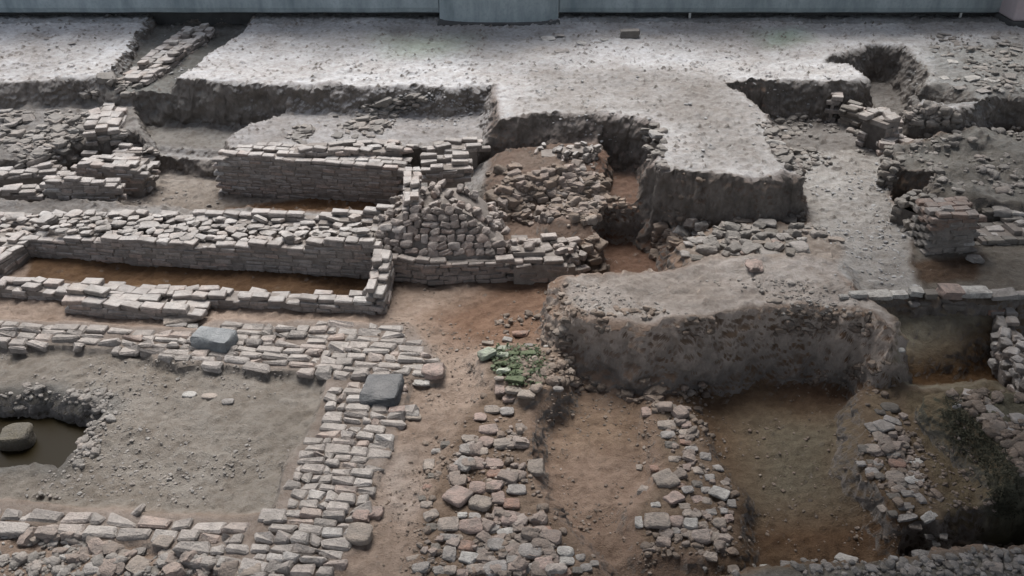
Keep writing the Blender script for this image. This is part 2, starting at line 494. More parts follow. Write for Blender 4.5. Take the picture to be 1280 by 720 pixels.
# courtyard and its water pit
paint([(-400, 428), (180, 430), (200, 449), (420, 462), (395, 560), (350, 648), (0, 632), (-400, 610)], -0.2, 0.12, COURT, sw=0.2)
paint([(-300, 500), (0, 488), (70, 486), (130, 498), (152, 512), (130, 528), (105, 560), (78, 592), (40, 584), (0, 588), (-300, 600)], -0.2, 0.3, (0.12, 0.125, 0.125), only='soil', sw=0.3)
paint([(-300, 520), (0, 516), (60, 514), (115, 512), (138, 518), (122, 536), (100, 562), (70, 588), (40, 582), (0, 586), (-300, 596)], -0.2, 0.3, only='soil')
_pit = [(-300, 496), (0, 490), (60, 490), (120, 500), (146, 514), (128, 530), (104, 560), (78, 590), (40, 582), (0, 586), (-300, 600)]
def pit_floor(pts, ztop, zbot, w, soil=None, cut=None, warp=0.09):
    """a hollow whose rim is read on the level ztop"""
    poly = P([p[0] for p in pts], [p[1] for p in pts], ztop)
    x0, y0 = poly.min(0) - 0.5; x1, y1 = poly.max(0) + 0.5
    ix = slice(*np.searchsorted(XS, [x0, x1])); iy = slice(*np.searchsorted(YS, [y0, y1]))
    X, Y = GX[iy, ix], GY[iy, ix]
    sd = sdist(poly, X + WX[iy, ix] * warp, Y + WY[iy, ix] * warp)
    k = np.clip(sd / w, 0, 1); k = k * k * (3 - 2 * k)
    H[iy, ix] = H[iy, ix] + (np.minimum(zbot, H[iy, ix]) - H[iy, ix]) * k
    if soil is not None:
        kk = np.clip(sd / 0.15, 0, 1)[..., None]
        SOIL[iy, ix] = SOIL[iy, ix] * (1 - kk) + np.array(soil) * kk
    if cut is not None:
        kk = np.clip((sd + 0.2) / 0.2, 0, 1)[..., None]
        CUT[iy, ix] = CUT[iy, ix] * (1 - kk) + np.array(cut) * kk
pit_floor(_pit, -0.2, -0.6, 0.28, (0.075, 0.065, 0.05), (1.0, 1.05, 1.1))
# wet trough between the long wall and the kerb wall
paint([(38, 318), (470, 342), (470, 375), (250, 362), (30, 350)], -0.13, 0.1, (0.10, 0.056, 0.026), sw=0.1)
# everything behind the long wall
paint([(-900, 60), (640, 60), (640, 262), (500, 275), (-900, 268)], 0.0, 0.2, GREYD)
paint([(-900, 100), (130, 100), (172, 150), (178, 190), (150, 245), (60, 262), (-900, 262)], 0.2, 0.3, (0.22, 0.21, 0.2),
      zw=lambda X, Y: 0.0 + np.clip((Y - 12.2) / 3.0, 0, 1) * 0.4 + fbm(X, Y, 1.4, 3) * 0.14)
paint([(-900, 232), (0, 230), (50, 228), (100, 208), (185, 200), (190, 268), (-900, 268)], -0.2, 0.15, (0.17, 0.155, 0.14))
paint([(150, 100), (300, 100), (300, 184), (262, 186), (180, 184)], 0.08, 0.15, (0.2, 0.19, 0.175))
paint([(150, 275), (155, 226), (200, 214), (290, 220), (520, 238), (520, 285)], -0.26, 0.12, (0.27, 0.24, 0.21))
paint([(285, 258), (520, 238), (520, 290), (285, 280)], -0.26, 0.12, (0.12, 0.065, 0.03), only='soil', sw=0.15)
# middle terrace carrying the rubble lines
paint([(280, 176), (325, 152), (400, 130), (520, 116), (640, 106), (640, 176), (605, 182), (520, 184), (290, 186)], 0.42, 0.12, (0.33, 0.32, 0.315))
# ground between the stub and the plateau
paint([(600, 285), (640, 300), (1010, 310), (1010, 190), (740, 140), (620, 140)], 0.05, 0.3, (0.16, 0.115, 0.09))
paint([(735, 250), (835, 250), (835, 150), (735, 150)], 0.05, 0.1, (0.14, 0.085, 0.06), only='soil', sw=0.2)
paint([(640, 190), (735, 180), (735, 206), (640, 214)], 0.55, 0.95, (0.17, 0.13, 0.105))
paint([(690, 262), (800, 248), (828, 262), (800, 276), (700, 276)], 0.22, 0.45, (0.24, 0.19, 0.16))
paint([(750, 198), (832, 192), (840, 262), (795, 270), (756, 264)], 0.04, 0.12, (0.15, 0.095, 0.07))
paint([(742, 302), (835, 290), (860, 300), (825, 352), (735, 348)], -0.32, 0.25, RUST)
# bright earth ramp and the heap beside it
paint([(905, 102), (1090, 50), (1170, 80), (1400, 120), (1400, 190), (1125, 190), (1110, 250), (1010, 260), (985, 190), (945, 135)], 0.22, 0.2, (0.2, 0.19, 0.18))
paint([(1000, 192), (1065, 186), (1105, 200), (1115, 250), (1142, 290), (1144, 330), (1160, 364), (1060, 368), (1030, 345), (1010, 300), (1010, 262)], 0.28, 0.25, (0.34, 0.33, 0.315))
paint([(846, 305), (890, 288), (960, 280), (1020, 285), (1050, 310), (1040, 350), (880, 345)], 0.34, 0.35, (0.27, 0.235, 0.205))
# right hand rooms
paint([(1140, 250), (1400, 240), (1400, 372), (1150, 372), (1142, 330)], 0.25, 0.15, (0.17, 0.155, 0.135))
paint([(1140, 326), (1228, 322), (1222, 352), (1150, 356)], 0.25, 0.15, (0.085, 0.055, 0.035), only='soil')
paint([(1100, 388), (1150, 391), (1420, 391), (1420, 490), (1110, 466)], 0.06, 0.12, (0.31, 0.285, 0.22), zw=lambda X, Y: 0.06 - 0.42 * np.clip((P(1170, 391, 0.06)[1] - Y) / (P(1170, 391, 0.06)[1] - P(1170, 475, -0.36)[1]), 0, 1))
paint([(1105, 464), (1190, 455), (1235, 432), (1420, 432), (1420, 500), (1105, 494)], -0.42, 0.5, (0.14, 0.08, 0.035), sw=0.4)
# the big earth block
paint([(712, 350), (740, 346), (800, 346), (850, 340), (900, 325), (1040, 335), (1064, 366), (1092, 386), (1112, 404), (1116, 425), (1085, 400), (1040, 388), (990, 387), (930, 393), (860, 402), (800, 405), (745, 398), (714, 386), (706, 366)],
      0.42, 0.38, (0.345, 0.315, 0.29), zw=lambda X, Y: 0.36 + 0.05 * np.clip(X, 0, 3) + fbm(X, Y, 1.6, 3) * 0.12, cut=(2.55, 2.42, 2.32))
# plateau
PLAT = [(-1200, -70), (2600, -70), (2600, 118), (1400, 116), (1280, 120), (1258, 116), (1215, 131), (1200, 136), (1150, 131), (1143, 118), (1163, 101), (1164, 88), (1150, 72), (1130, 58),
        (1105, 55), (1085, 57), (1070, 63), (1040, 68), (1030, 76), (1062, 80), (1080, 88), (1084, 97), (1030, 100), (960, 98), (905, 103), (945, 135), (965, 165), (985, 190), (1000, 206),
        (1003, 218), (985, 216), (940, 222), (880, 218), (835, 213), (824, 203), (826, 175), (821, 152), (800, 147), (740, 142), (680, 141), (622, 145), (618, 105), (560, 108), (500, 107),
        (400, 105), (300, 102), (205, 98), (128, 99), (112, 96), (60, 98), (0, 100), (-1200, 106)]
paint(PLAT, 0.9, 0.30, DUST, warp=0.16, zw=lambda X, Y: 0.9 + fbm(X, Y, 0.9, 3) * 0.05 * (Y < 19))
H[GY > 19.3] = 0.9; SOIL[GY > 19.3] = (0.33, 0.34, 0.345)
paint([(350, 26), (700, 26), (720, 50), (600, 75), (420, 70)], 0.9, 0.1, (0.36, 0.365, 0.37), only='soil', sw=1.2)
paint([(480, 48), (585, 44), (570, 62), (500, 68)], 0.9, 0.1, (0.36, 0.41, 0.36), only='soil', sw=1.1)
paint([(950, 42), (1000, 38), (1005, 52), (965, 56)], 0.9, 0.1, (0.34, 0.42, 0.35), only='soil', sw=0.8)
paint([(660, 85), (900, 85), (960, 170), (980, 212), (840, 210), (825, 150), (640, 140)], 0.9, 0.1, (0.37, 0.36, 0.35), only='soil', sw=0.8)
paint([(1150, 60), (1400, 40), (1400, 125), (1165, 125)], 0.9, 0.1, (0.27, 0.275, 0.27), only='soil', sw=0.6)
# ditches either side of the brick drain
pit_floor([(188, 16), (325, 16), (300, 42), (224, 96), (208, 104), (124, 104), (140, 88)], 0.9, 0.66, 0.16, (0.16, 0.16, 0.15))
# mound with the stone facing, rubble slab
paint([(1122, 178), (1180, 169), (1240, 160), (1420, 160), (1420, 246), (1280, 250), (1240, 248), (1200, 243), (1178, 236), (1166, 212), (1122, 204)], 0.58, 0.28, (0.20, 0.195, 0.18), zw=lambda X, Y: 0.56 + fbm(X, Y, 1.3, 4) * 0.26)
paint([(1130, 136), (1180, 131), (1210, 148), (1220, 158), (1180, 162), (1134, 158)], 0.46, 0.35, (0.2, 0.195, 0.185), zw=lambda X, Y: 0.46 + fbm(X, Y, 2.2, 4) * 0.2)
# right bank, foreground ledge, dark hollow
paint([(1100, 492), (1180, 486), (1240, 480), (1420, 640), (1420, 660), (1160, 655), (1130, 600), (1090, 570)], -0.12, 0.4, (0.175, 0.14, 0.09))
paint([(1185, 496), (1215, 487), (1280, 492), (1500, 500), (1500, 650), (1310, 640), (1268, 590), (1240, 540), (1205, 515)], 0.28, 0.3, (0.13, 0.12, 0.085), cut=(0.6, 0.65, 0.5))
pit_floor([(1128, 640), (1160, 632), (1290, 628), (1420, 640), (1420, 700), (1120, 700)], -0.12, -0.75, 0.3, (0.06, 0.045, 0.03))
paint([(870, 735), (955, 708), (1010, 700), (1070, 694), (1130, 694), (1180, 682), (1280, 684), (1500, 680), (1500, 1000), (870, 1000)], 0.22, 0.3, (0.21, 0.2, 0.175))
paint([(606, 440), (640, 428), (690, 440), (692, 478), (650, 490), (615, 470)], 0.02, 0.3, (0.16, 0.125, 0.095))
# low ridges under the cobble lines
paint([(606, 490), (660, 488), (664, 560), (690, 640), (742, 700), (760, 800), (500, 800), (530, 650), (566, 560)], -0.06, 0.25, (0.22, 0.165, 0.125))
paint([(818, 505), (858, 510), (925, 620), (918, 690), (800, 690), (800, 640), (838, 590)], -0.2, 0.25, (0.2, 0.15, 0.11))
paint([(1085, 490), (1130, 490), (1165, 600), (1175, 650), (1120, 640), (1080, 580)], -0.1, 0.3, (0.16, 0.12, 0.08))

# crumbly surface
near = (GY > 3) & (GY < 21) & (np.abs(GX) < 13)
H += np.where(near, fbm(GX, GY, 0.7, 3) * 0.07 + fbm(GX, GY, 3.1, 4, 0.6) * 0.035 + np.abs(fbm(GX + 5, GY + 5, 9.0, 3, 0.7)) * 0.045 - 0.012, fbm(GX, GY, 0.15, 3) * 0.05)
H += np.where(near, np.clip(fbm(GX + 9, GY + 3, 14.0, 2, 0.6) - 0.2, 0, 1) * np.where(GY > 11, 0.10, 0.05), 0)

# beds of the pavement and the brick paths
paint([(-150, 398), (80, 402), (255, 412), (270, 400), (505, 403), (530, 428), (550, 454), (545, 470), (430, 468), (300, 460), (195, 450), (180, 434), (0, 430), (-150, 428)], -0.092, 0.08, (0.235, 0.2, 0.175))
paint([(415, 468), (512, 474), (498, 520), (476, 590), (450, 660), (418, 720), (400, 800), (270, 800), (285, 716), (318, 666), (345, 640), (358, 580), (385, 540)], -0.10, 0.08, (0.235, 0.2, 0.175))
paint([(-200, 612), (0, 626), (100, 632), (230, 640), (345, 640), (318, 668), (285, 716), (230, 692), (130, 666), (0, 653), (-200, 638)], -0.10, 0.08, (0.235, 0.2, 0.175))
near2 = (GY > 3) & (GY < 12) & (np.abs(GX) < 8)
H += np.where(near2, fbm(GX + 3, GY, 3.0, 4, 0.65) * 0.018, 0)

def ground_z(x, y):
    x, y = np.asarray(x, float), np.asarray(y, float)
    i = np.clip(np.searchsorted(XS, x) - 1, 0, len(XS) - 2); j = np.clip(np.searchsorted(YS, y) - 1, 0, len(YS) - 2)
    fx = np.clip((x - XS[i]) / (XS[i + 1] - XS[i]), 0, 1); fy = np.clip((y - YS[j]) / (YS[j + 1] - YS[j]), 0, 1)
    return (H[j, i] * (1 - fx) + H[j, i + 1] * fx) * (1 - fy) + (H[j + 1, i] * (1 - fx) + H[j + 1, i + 1] * fx) * fy

def hit(px, py):
    """where the line of sight of a photo pixel meets the ground"""
    px, py = np.atleast_1d(np.asarray(px, float)), np.atleast_1d(np.asarray(py, float))
    d = ray(px, py)
    t0 = (1.2 - CAM_H) / d[:, 2]; t1 = (-1.0 - CAM_H) / d[:, 2]
    res = t1.copy(); done = np.zeros(len(px), bool)
    for k in np.linspace(0, 1, 260):
        t = t0 + (t1 - t0) * k
        p = d * t[:, None]
        below = (p[:, 2] + CAM_H) <= ground_z(p[:, 0], p[:, 1])
        new = below & ~done
        res[new] = t[new]; done |= below
    p = d * res[:, None]
    return np.stack([p[:, 0], p[:, 1], ground_z(p[:, 0], p[:, 1])], -1)

ny, nx = GX.shape
idx = np.arange(nx * ny).reshape(ny, nx)
quads = np.stack([idx[:-1, :-1], idx[:-1, 1:], idx[1:, 1:], idx[1:, :-1]], -1).reshape(-1, 4)
# steep faces get a finer mesh, knocked about in all directions: lumps, hollows and ledges that no height field has
_T3 = rng.random((64, 64, 64))
def vnoise3(x, y, z, f):
    x, y, z = x * f + 31.7, y * f + 17.3, z * f + 47.9
    xi, yi, zi = np.floor(x).astype(int), np.floor(y).astype(int), np.floor(z).astype(int)
    fx, fy, fz = x - xi, y - yi, z - zi
    fx, fy, fz = fx * fx * (3 - 2 * fx), fy * fy * (3 - 2 * fy), fz * fz * (3 - 2 * fz)
    r = 0
    for a in (0, 1):
        for b in (0, 1):
            for c in (0, 1):
                r = r + _T3[(xi + a) & 63, (yi + b) & 63, (zi + c) & 63] * (fx if a else 1 - fx) * (fy if b else 1 - fy) * (fz if c else 1 - fz)
    return r - 0.5
def lumps(x, y, z):
    r = vnoise3(x, y, z, 2.4) * 0.16 + vnoise3(x, y, z, 6.0) * 0.10 + vnoise3(x, y, z * 1.5, 14.0) * 0.06 + vnoise3(x, y, z, 33.0) * 0.028
    return r - 0.09 * np.clip(vnoise3(x + 3, y, z, 9.0) - 0.2, 0, 1)
dHy, dHx = np.gradient(H, YS, XS)
gn = np.hypot(dHx, dHy) + 1e-6
slope = np.clip((gn - 0.7) / 1.3, 0, 1) * near
DX, DY = dHx / gn * slope, dHy / gn * slope
VA = np.concatenate([np.stack([GX, GY, H, DX, DY], -1), SOIL, CUT], -1).reshape(-1, 11)
zq = H.ravel()[quads]
steep = (zq.max(1) - zq.min(1) > 0.03) & (slope.ravel()[quads].min(1) > 0.05)
K = 4
sq = VA[quads[steep]]                                  # m,4,11
u = np.linspace(0, 1, K + 1); uu, vv = np.meshgrid(u, u)
wts = np.stack([(1 - uu) * (1 - vv), uu * (1 - vv), uu * vv, (1 - uu) * vv], -1).reshape(-1, 4)
sub = np.einsum('pk,mkc->mpc', wts, sq).reshape(-1, 11)
pid = np.arange((K + 1) ** 2).reshape(K + 1, K + 1)
pq = np.stack([pid[:-1, :-1], pid[:-1, 1:], pid[1:, 1:], pid[1:, :-1]], -1).reshape(-1, 4)
sub, inv = (lambda k: (sub[k[0]], k[1].ravel()))(np.unique(np.round(sub[:, :3] * 5e4).astype(np.int64), axis=0, return_index=True, return_inverse=True)[1:])
subq = inv.reshape(-1, (K + 1) ** 2)[:, pq].reshape(-1, 4) + len(VA)
VA = np.concatenate([VA, sub])
lm = np.zeros(len(VA)); act = np.hypot(VA[:, 3], VA[:, 4]) > 0.01
lm[act] = lumps(VA[act, 0], VA[act, 1], VA[act, 2])
PV = VA[:, :3].copy(); PV[:, 0] -= VA[:, 3] * lm; PV[:, 1] -= VA[:, 4] * lm
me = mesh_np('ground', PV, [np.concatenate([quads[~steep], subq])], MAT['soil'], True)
SOIL, CUT = VA[:, 5:8], VA[:, 8:11]
nv = len(me.vertices)
for nm, arr in (('soil', SOIL), ('cut', CUT)):
    a = me.attributes.new(nm, 'FLOAT_COLOR', 'POINT')
    a.data.foreach_set('color', np.concatenate([arr.reshape(-1, 3), np.ones((nv, 1))], 1).astype(np.float32).ravel())
tag(link('ground', me), kind='structure')

# pit water
wm, wnt, wb = new_mat('murky_water')
wb.inputs['Base Color'].default_value = (0.014, 0.0105, 0.0045, 1)
wb.inputs['Roughness'].default_value = 0.3
wb.inputs['Specular IOR Level'].default_value = 0.06
wp = P([-60, 140, 150, -60], [500, 500, 610, 610], -0.45)
wme = bpy.data.meshes.new('water'); wme.from_pydata([(p[0], p[1], -0.45) for p in wp], [], [(3, 2, 1, 0)]); wme.materials.append(wm)
tag(link('water', wme), kind='structure')

# ------------------------------------------------------------------ back concrete
YW = 19.62
def concrete_beam(name, x0, x1, label, rise=0.0):
    e = empty(name, ((x0 + x1) / 2, YW, 0.9), label, 'wall')
    org = e.location
    prof = [(0.16, 0.99), (0.03, 1.04), (0.0, 1.14), (0.0, 1.55), (0.03, 1.62), (0.03, 4.2), (0.5, 4.2), (0.5, 0.99)]
    n = max(2, int((x1 - x0) / 0.5))
    V, F = [], []
    for i in range(n + 1):
        x = x0 + (x1 - x0) * i / n
        for (dy, z) in prof:
            V.append((x - org[0], YW + dy - org[1] , z - org[2] + 0.004 * math.sin(i * 1.7)))
    k = len(prof)
    for i in range(n):
        for j in range(k):
            F.append((i * k + j, i * k + (j + 1) % k, (i + 1) * k + (j + 1) % k, (i + 1) * k + j))
    F.append(tuple(range(k))[::-1]); F.append(tuple(n * k + j for j in range(k)))
    m = bpy.data.meshes.new('panel'); m.from_pydata(V, [], F); m.materials.append(MAT['concrete']); m.update()
    bmm = bmesh.new(); bmm.from_mesh(m); bmesh.ops.recalc_face_normals(bmm, faces=bmm.faces); bmm.to_mesh(m); bmm.free()
    link('panel', m, e)
    box_part('footing', x0 + 0.01, x1 - 0.01, YW + 0.36, YW + 0.48, 0.5, 0.99, MAT['footing'], e, org, 0)  # dark strip whose colour deepens the shadow under the beam
    return e
XL, XR = P(551, 20, 0.9)[0], P(697, 20, 0.9)[0]
XE = P(1260, 20, 0.9)[0]
concrete_beam('concrete_wall', -16.0, XL - 0.02, 'long grey concrete back wall on the brick drain side of the pillar')
concrete_beam('concrete_wall', XR + 0.02, XE - 0.03, 'grey concrete wall along the back between the grey pillar and the pinkish column')
e = empty('concrete_pillar', ((XL + XR) / 2, YW - 0.2, 0.9), 'broad grey concrete pillar in the middle of the back wall', 'pillar')
bm = bmesh.new()
segs = 24
vs = []
for z in (0.6, 2.0, 4.2):
    row = []
    for i in range(segs + 1):
        u = i / segs * 2 - 1
        row.append(bm.verts.new(((XR - XL) / 2 * u, 0.12 - 0.30 * (1 - abs(u) ** 2.6) ** 0.6, z - 0.9)))
    row.append(bm.verts.new(((XR - XL) / 2, 0.6, z - 0.9))); row.append(bm.verts.new((-(XR - XL) / 2, 0.6, z - 0.9)))
    vs.append(row)
k = len(vs[0])
for a in range(2):
    for j in range(k):
        bm.faces.new((vs[a][j], vs[a][(j + 1) % k], vs[a + 1][(j + 1) % k], vs[a + 1][j]))
bm.faces.new(vs[2])
bmesh.ops.recalc_face_normals(bm, faces=bm.faces)
m = bpy.data.meshes.new('shaft'); bm.to_mesh(m); bm.free(); m.materials.append(MAT['concrete'])
for p in m.polygons: p.use_smooth = True
m.set_sharp_from_angle(angle=R(40))
link('shaft', m, e)
box_part('base', XL - 0.03, XR + 0.03, YW - 0.47, YW + 0.2, 0.6, 0.93, MAT['footing'], e, e.location, 0.02)
pe = P(1262, 34, 0.9)
e = empty('plaster_column', (pe[0] + 0.7, pe[1], 0.9), 'pinkish plastered column at the corner end of the back wall', 'column')
box_part('shaft', pe[0] + 0.03, pe[0] + 1.4, pe[1], pe[1] + 1.0, 1.02, 4.2, MAT['pinkplaster'], e, e.location, 0.05)
box_part('foot', pe[0], pe[0] + 1.45, pe[1] - 0.03, pe[1] + 1.0, 0.6, 1.02, MAT['footing'], e, e.location, 0.03)
for px, lab in ((862, 'thin white peg standing against the back wall behind the greenish patch'), (1200, 'thin white peg leaning against the back wall near the pinkish column')):
    q = P(px, 21, 0.9)
    e = empty('marker_peg', (q[0], q[1], 0.9), lab, 'peg')
    box_part('stake', q[0] - 0.025, q[0] + 0.025, q[1] - 0.02, q[1] + 0.02, 0.85, 1.06, MAT['white'], e, e.location, 0.006)
    box_part('cap', q[0] - 0.032, q[0] + 0.032, q[1] - 0.028, q[1] + 0.028, 1.06, 1.10, MAT['white'], e, e.location, 0.008)

# ------------------------------------------------------------------ added roof on posts, out of view, to shade the near and right-hand rooms
ROOF = [(-15, -2.5), (16, -2.5), (16, 20.5), (8.6, 19.5), (3.6, 14.6), (-0.2, 10.6), (-6, 8.3), (-15, 7.6)]
ROOF_Z = 9.0
bm = bmesh.new()
lo = [bm.verts.new((x, y, ROOF_Z)) for x, y in ROOF]; hi = [bm.verts.new((x, y, ROOF_Z + 0.12)) for x, y in ROOF]
bm.faces.new(lo[::-1]); bm.faces.new(hi)
for i in range(len(lo)):
    bm.faces.new((lo[i], lo[(i + 1) % len(lo)], hi[(i + 1) % len(lo)], hi[i]))
for x, y in ((-14, -2), (-14, 6.5), (15, -2), (15, 10), (15, 19.0)):  # posts added to carry the shade roof
    bmesh.ops.create_cone(bm, cap_ends=True, segments=16, radius1=0.13, radius2=0.13, depth=ROOF_Z + 1.0, matrix=__import__('mathutils').Matrix.Translation((x, y, ROOF_Z / 2 - 0.5)))
bmesh.ops.recalc_face_normals(bm, faces=bm.faces)
m = bpy.data.meshes.new('added_shade_roof'); bm.to_mesh(m); bm.free(); m.materials.append(MAT['steel'])
tag(link('added_shade_roof', m), kind='structure')

# ------------------------------------------------------------------ MASONRY
def wall(name, label, pts, z0, thick, ztop, brick=(0.27, 0.13, 0.066), core_style='brick', face_mat='brick', core_mat='core', wear=0.009,
         rough=0.0, loose=0.0, face_rows=1, cat='wall', core_size=None, level=None, back=True, rag=0.035, upper=None, chunky=0.0, face_top=None):
    """a ruined wall: coursed brick facing, core, earth mortar inside. pts: photo pixels of the foot of its face on the level z0,
    the body lies to the left of the walking direction. ztop(s, t): top height at s (0..1 along) and t metres behind the face."""
    lv = z0 if level is None else level
    W = P([p[0] for p in pts], [p[1] for p in pts], lv)
    seg = np.diff(W, axis=0); sl = np.hypot(seg[:, 0], seg[:, 1]); L = sl.sum()
    cen = W.mean(0)
    root = empty(name, (cen[0], cen[1], z0), label, cat)
    org = (cen[0], cen[1], z0)
    bl, bd, bh = brick
    nrow = max(1, int(round(thick / bd)))
    fac, cor, upp = Bricks(), Bricks(), Bricks()
    rub = Stones()
    def at(s):
        a = min(max(s, 0), L - 1e-6)
        i = 0
        while i < len(sl) - 1 and a > sl[i]:
            a -= sl[i]; i += 1
        d = seg[i] / sl[i]
        return W[i] + d * a, d
    def top(s, t):
        return ztop(s / L, t) + vnoise(s * 1.0 + org[0] * 3, t * 2.0 + org[1] * 5, 1.6) * rag * 2
    nmax = int((max(top(s, t) for s in np.linspace(0, L, 60) for t in np.linspace(0, thick, 6)) - z0) / bh) + 2
    for k in range(nmax):
        for r in range(nrow):
            t = (r + 0.5) * bd
            s = -bl * (0.5 if (k + r) % 2 else 0.0) * 1.0
            isf = r < face_rows or (back and r >= nrow - 1)
            if face_top is not None and z0 + (k + .5) * bh > face_top: isf = False
            while s < L:
                ln = bl * random.uniform(0.72, 1.12)
                c = s + ln / 2
                s += ln
                if c < ln * 0.25 or c > L - ln * 0.2: continue
                zt = top(c, t)
                zc = z0 + (k + 0.5) * bh
                if zc > zt or (face_top is not None and zc > face_top and t < 0.52): continue
                exposed = isf or zc + bh > zt or c < bl * 1.3 or c > L - bl * 1.3
                if not exposed: continue
                istop = zc + bh > zt
                if istop and random.random() < loose * 0.35: continue
                p, d = at(c)
                nrm = np.array([-d[1], d[0]])
                q = p + nrm * (t + random.gauss(0, 0.006 + rough * 0.02))
                yaw = math.atan2(d[1], d[0]) + random.gauss(0, 0.02 + rough * 0.12 + (0.12 * loose if istop else 0))
                half = (ln / 2 - 0.003, bd / 2 - 0.003 + random.uniform(0, .006), bh / 2 - 0.0015)
                if core_style == 'stone' and not isf or (core_style == 'rubble'):
                    sz = core_size or bd
                    rub.add((q[0], q[1], zc + random.gauss(0, 0.015)), (half[0] * random.uniform(.7, 1.1) * (1 - 0.4 * chunky), half[1] * random.uniform(.85, 1.2), half[2] * random.uniform(.85, 1.35) * (1 + 0.55 * chunky)),
                            yaw + random.gauss(0, 0.25 + .3 * chunky), random.gauss(0, .1 + .3 * chunky), random.gauss(0, .12 + .2 * chunky), random.choice(('rock', 'block', 'block')))
                else:
                    (upp if upper and zc > upper[0] else fac if isf else cor).add((q[0], q[1], zc + random.gauss(0, 0.003 + rough * 0.01)), half, yaw,
                                              random.gauss(0, 0.012 + rough * 0.05), random.gauss(0, 0.012 + rough * 0.05), wear * random.uniform(.7, 1.5))
    # earth mortar: one inner body per row, following the courses
    ns = max(2, int(L / 0.1))
    V, F = [], []
    for r in range(nrow):
        ins = 0.06 if core_style == 'rubble' else 0.02 if face_top is None else 0.05
        t0 = r * bd + (ins - 0.008 if r == 0 else 0.0); t1 = (r + 1) * bd - (ins if r == nrow - 1 else 0.0)
        for i in range(ns):
            sa, sb = L * i / ns + (0.09 if i == 0 else 0), L * (i + 1) / ns - (0.09 if i == ns - 1 else 0)
            zt = z0 + max(0, math.floor((top((sa + sb) / 2, (r + .5) * bd) - z0) / bh + 0.5)) * bh - 0.014 - (bh * 0.8 if loose else 0)
            if zt < z0: continue
            b0 = len(V)
            for s in (sa, sb):
                p, d = at(s); nrm = np.array([-d[1], d[0]])
                for t in (t0, t1):
                    q = p + nrm * t
                    for z in (z0 - 0.3, zt if face_top is None else max(z0, top(s, max(t, 0.0)) - 0.07)):
                        V.append((q[0] - org[0], q[1] - org[1], z - org[2]))
            F += [(b0 + a, b0 + b, b0 + c, b0 + d_) for a, b, c, d_ in ((0, 4, 5, 1), (2, 3, 7, 6), (0, 1, 3, 2), (4, 6, 7, 5), (1, 5, 7, 3))]
    if face_top is not None:                     # irregular stones bedded in the sloping broken face
        d_t, d_z = 0.36, 0.54
        ang = math.atan2(d_z, d_t)
        for q in np.arange(0.03, 0.95, 0.145):
            ss = random.uniform(0, 0.1)
            while ss < L:
                w = random.uniform(0.09, 0.2); t = 0.14 + d_t * q + random.gauss(0, 0.008); zz = face_top - 0.01 + d_z * q
                if zz < top(ss + w / 2, 0.8) + 0.01 and random.random() < 0.96:
                    p, d = at(ss + w / 2); nrm = np.array([-d[1], d[0]]); c = p + nrm * (t + 0.02)
                    rub.add((c[0], c[1], zz), (w / 2 * 1.05, 0.052 * random.uniform(.8, 1.35), 0.045 * random.uniform(.8, 1.4)), math.atan2(d[1], d[0]), random.gauss(0, .25), ang + random.gauss(0, .15), random.choice(('block', 'block', 'rock')))
                ss += w
    if V:
        link('mortar', mesh_np('mortar', np.array(V), [np.array(F)], MAT['mortar']), root)
    if len(fac): link('brick_facing', fac.mesh('brick_facing', MAT[face_mat], org), root)
    if len(upp): link('upper_courses', upp.mesh('upper_courses', MAT[upper[1]], org), root)
    if len(cor): link('brick_core', cor.mesh('brick_core', MAT[core_mat], org), root)
    if len(rub): link('rubble_core', rub.mesh('rubble_core', MAT[core_mat], org), root)
    return root

def lerp(a, b, x): return a + (b - a) * min(max(x, 0), 1)
def steps(*pts):
    """piecewise linear profile along the wall"""
    def f(s):
        for (a, za), (b, zb) in zip(pts, pts[1:]):
            if s <= b: return lerp(za, zb, (s - a) / (b - a + 1e-9))
        return pts[-1][1]
    return f

def cap_stones(root, pts, zf, n, size, mat='core', name='top_stone_layer', flat=0.4, style=('rock', 'block')):
    """loose flat stones bedded on top of a wall: one rubble layer of that wall; pts: outline of the top in photo pixels on level zf"""
    S = Stones()
    poly = P([p[0] for p in pts], [p[1] for p in pts], zf)
    x0, y0 = poly.min(0); x1, y1 = poly.max(0)
    got = []
    for _ in range(n * 30):
        if len(S) >= n: break
        q = np.array([random.uniform(x0, x1), random.uniform(y0, y1)])
        if sdist(poly, np.array([q[0]]), np.array([q[1]]))[0] < 0.02: continue
        s = size * random.uniform(.6, 1.35)
        if any((q[0] - g[0]) ** 2 + (q[1] - g[1]) ** 2 < (0.8 * (s + g[2])) ** 2 for g in got): continue
        got.append((q[0], q[1], s))
        S.add((q[0], q[1], zf + s * flat * 0.3), (s * random.uniform(.8, 1.3), s * random.uniform(.7, 1), s * flat * random.uniform(.7, 1.3)),
              random.uniform(-.5, .5), random.gauss(0, .08), random.gauss(0, .08), random.choice(style))
    o = root.location
    return link(name, S.mesh(name, MAT[mat], (o.x, o.y, o.z)), root)

# W1: long wall across the picture
f1 = steps((0, 0.08), (0.3, 0.12), (0.42, 0.20), (0.6, 0.27), (0.86, 0.33), (0.93, 0.42), (1, 0.52))
W1 = wall('brick_wall', 'long thick grey brick wall with a broken stony top, behind the wet brown trough',
          [(-160, 312), (45, 322), (150, 330), (300, 339), (474, 349)], -0.14, 0.95,
          lambda s, t: f1(s) + (0.05 if t > 0.8 and s > 0.62 else 0) + (-0.06 if 0.25 < t < 0.7 else 0), loose=0.5, rough=0.08, core_style='stone', brick=(0.25, 0.13, 0.058))
cap_stones(W1, [(10, 270), (120, 266), (440, 282), (470, 300), (300, 302), (180, 298), (60, 290)], 0.24, 120, 0.10, flat=0.35)
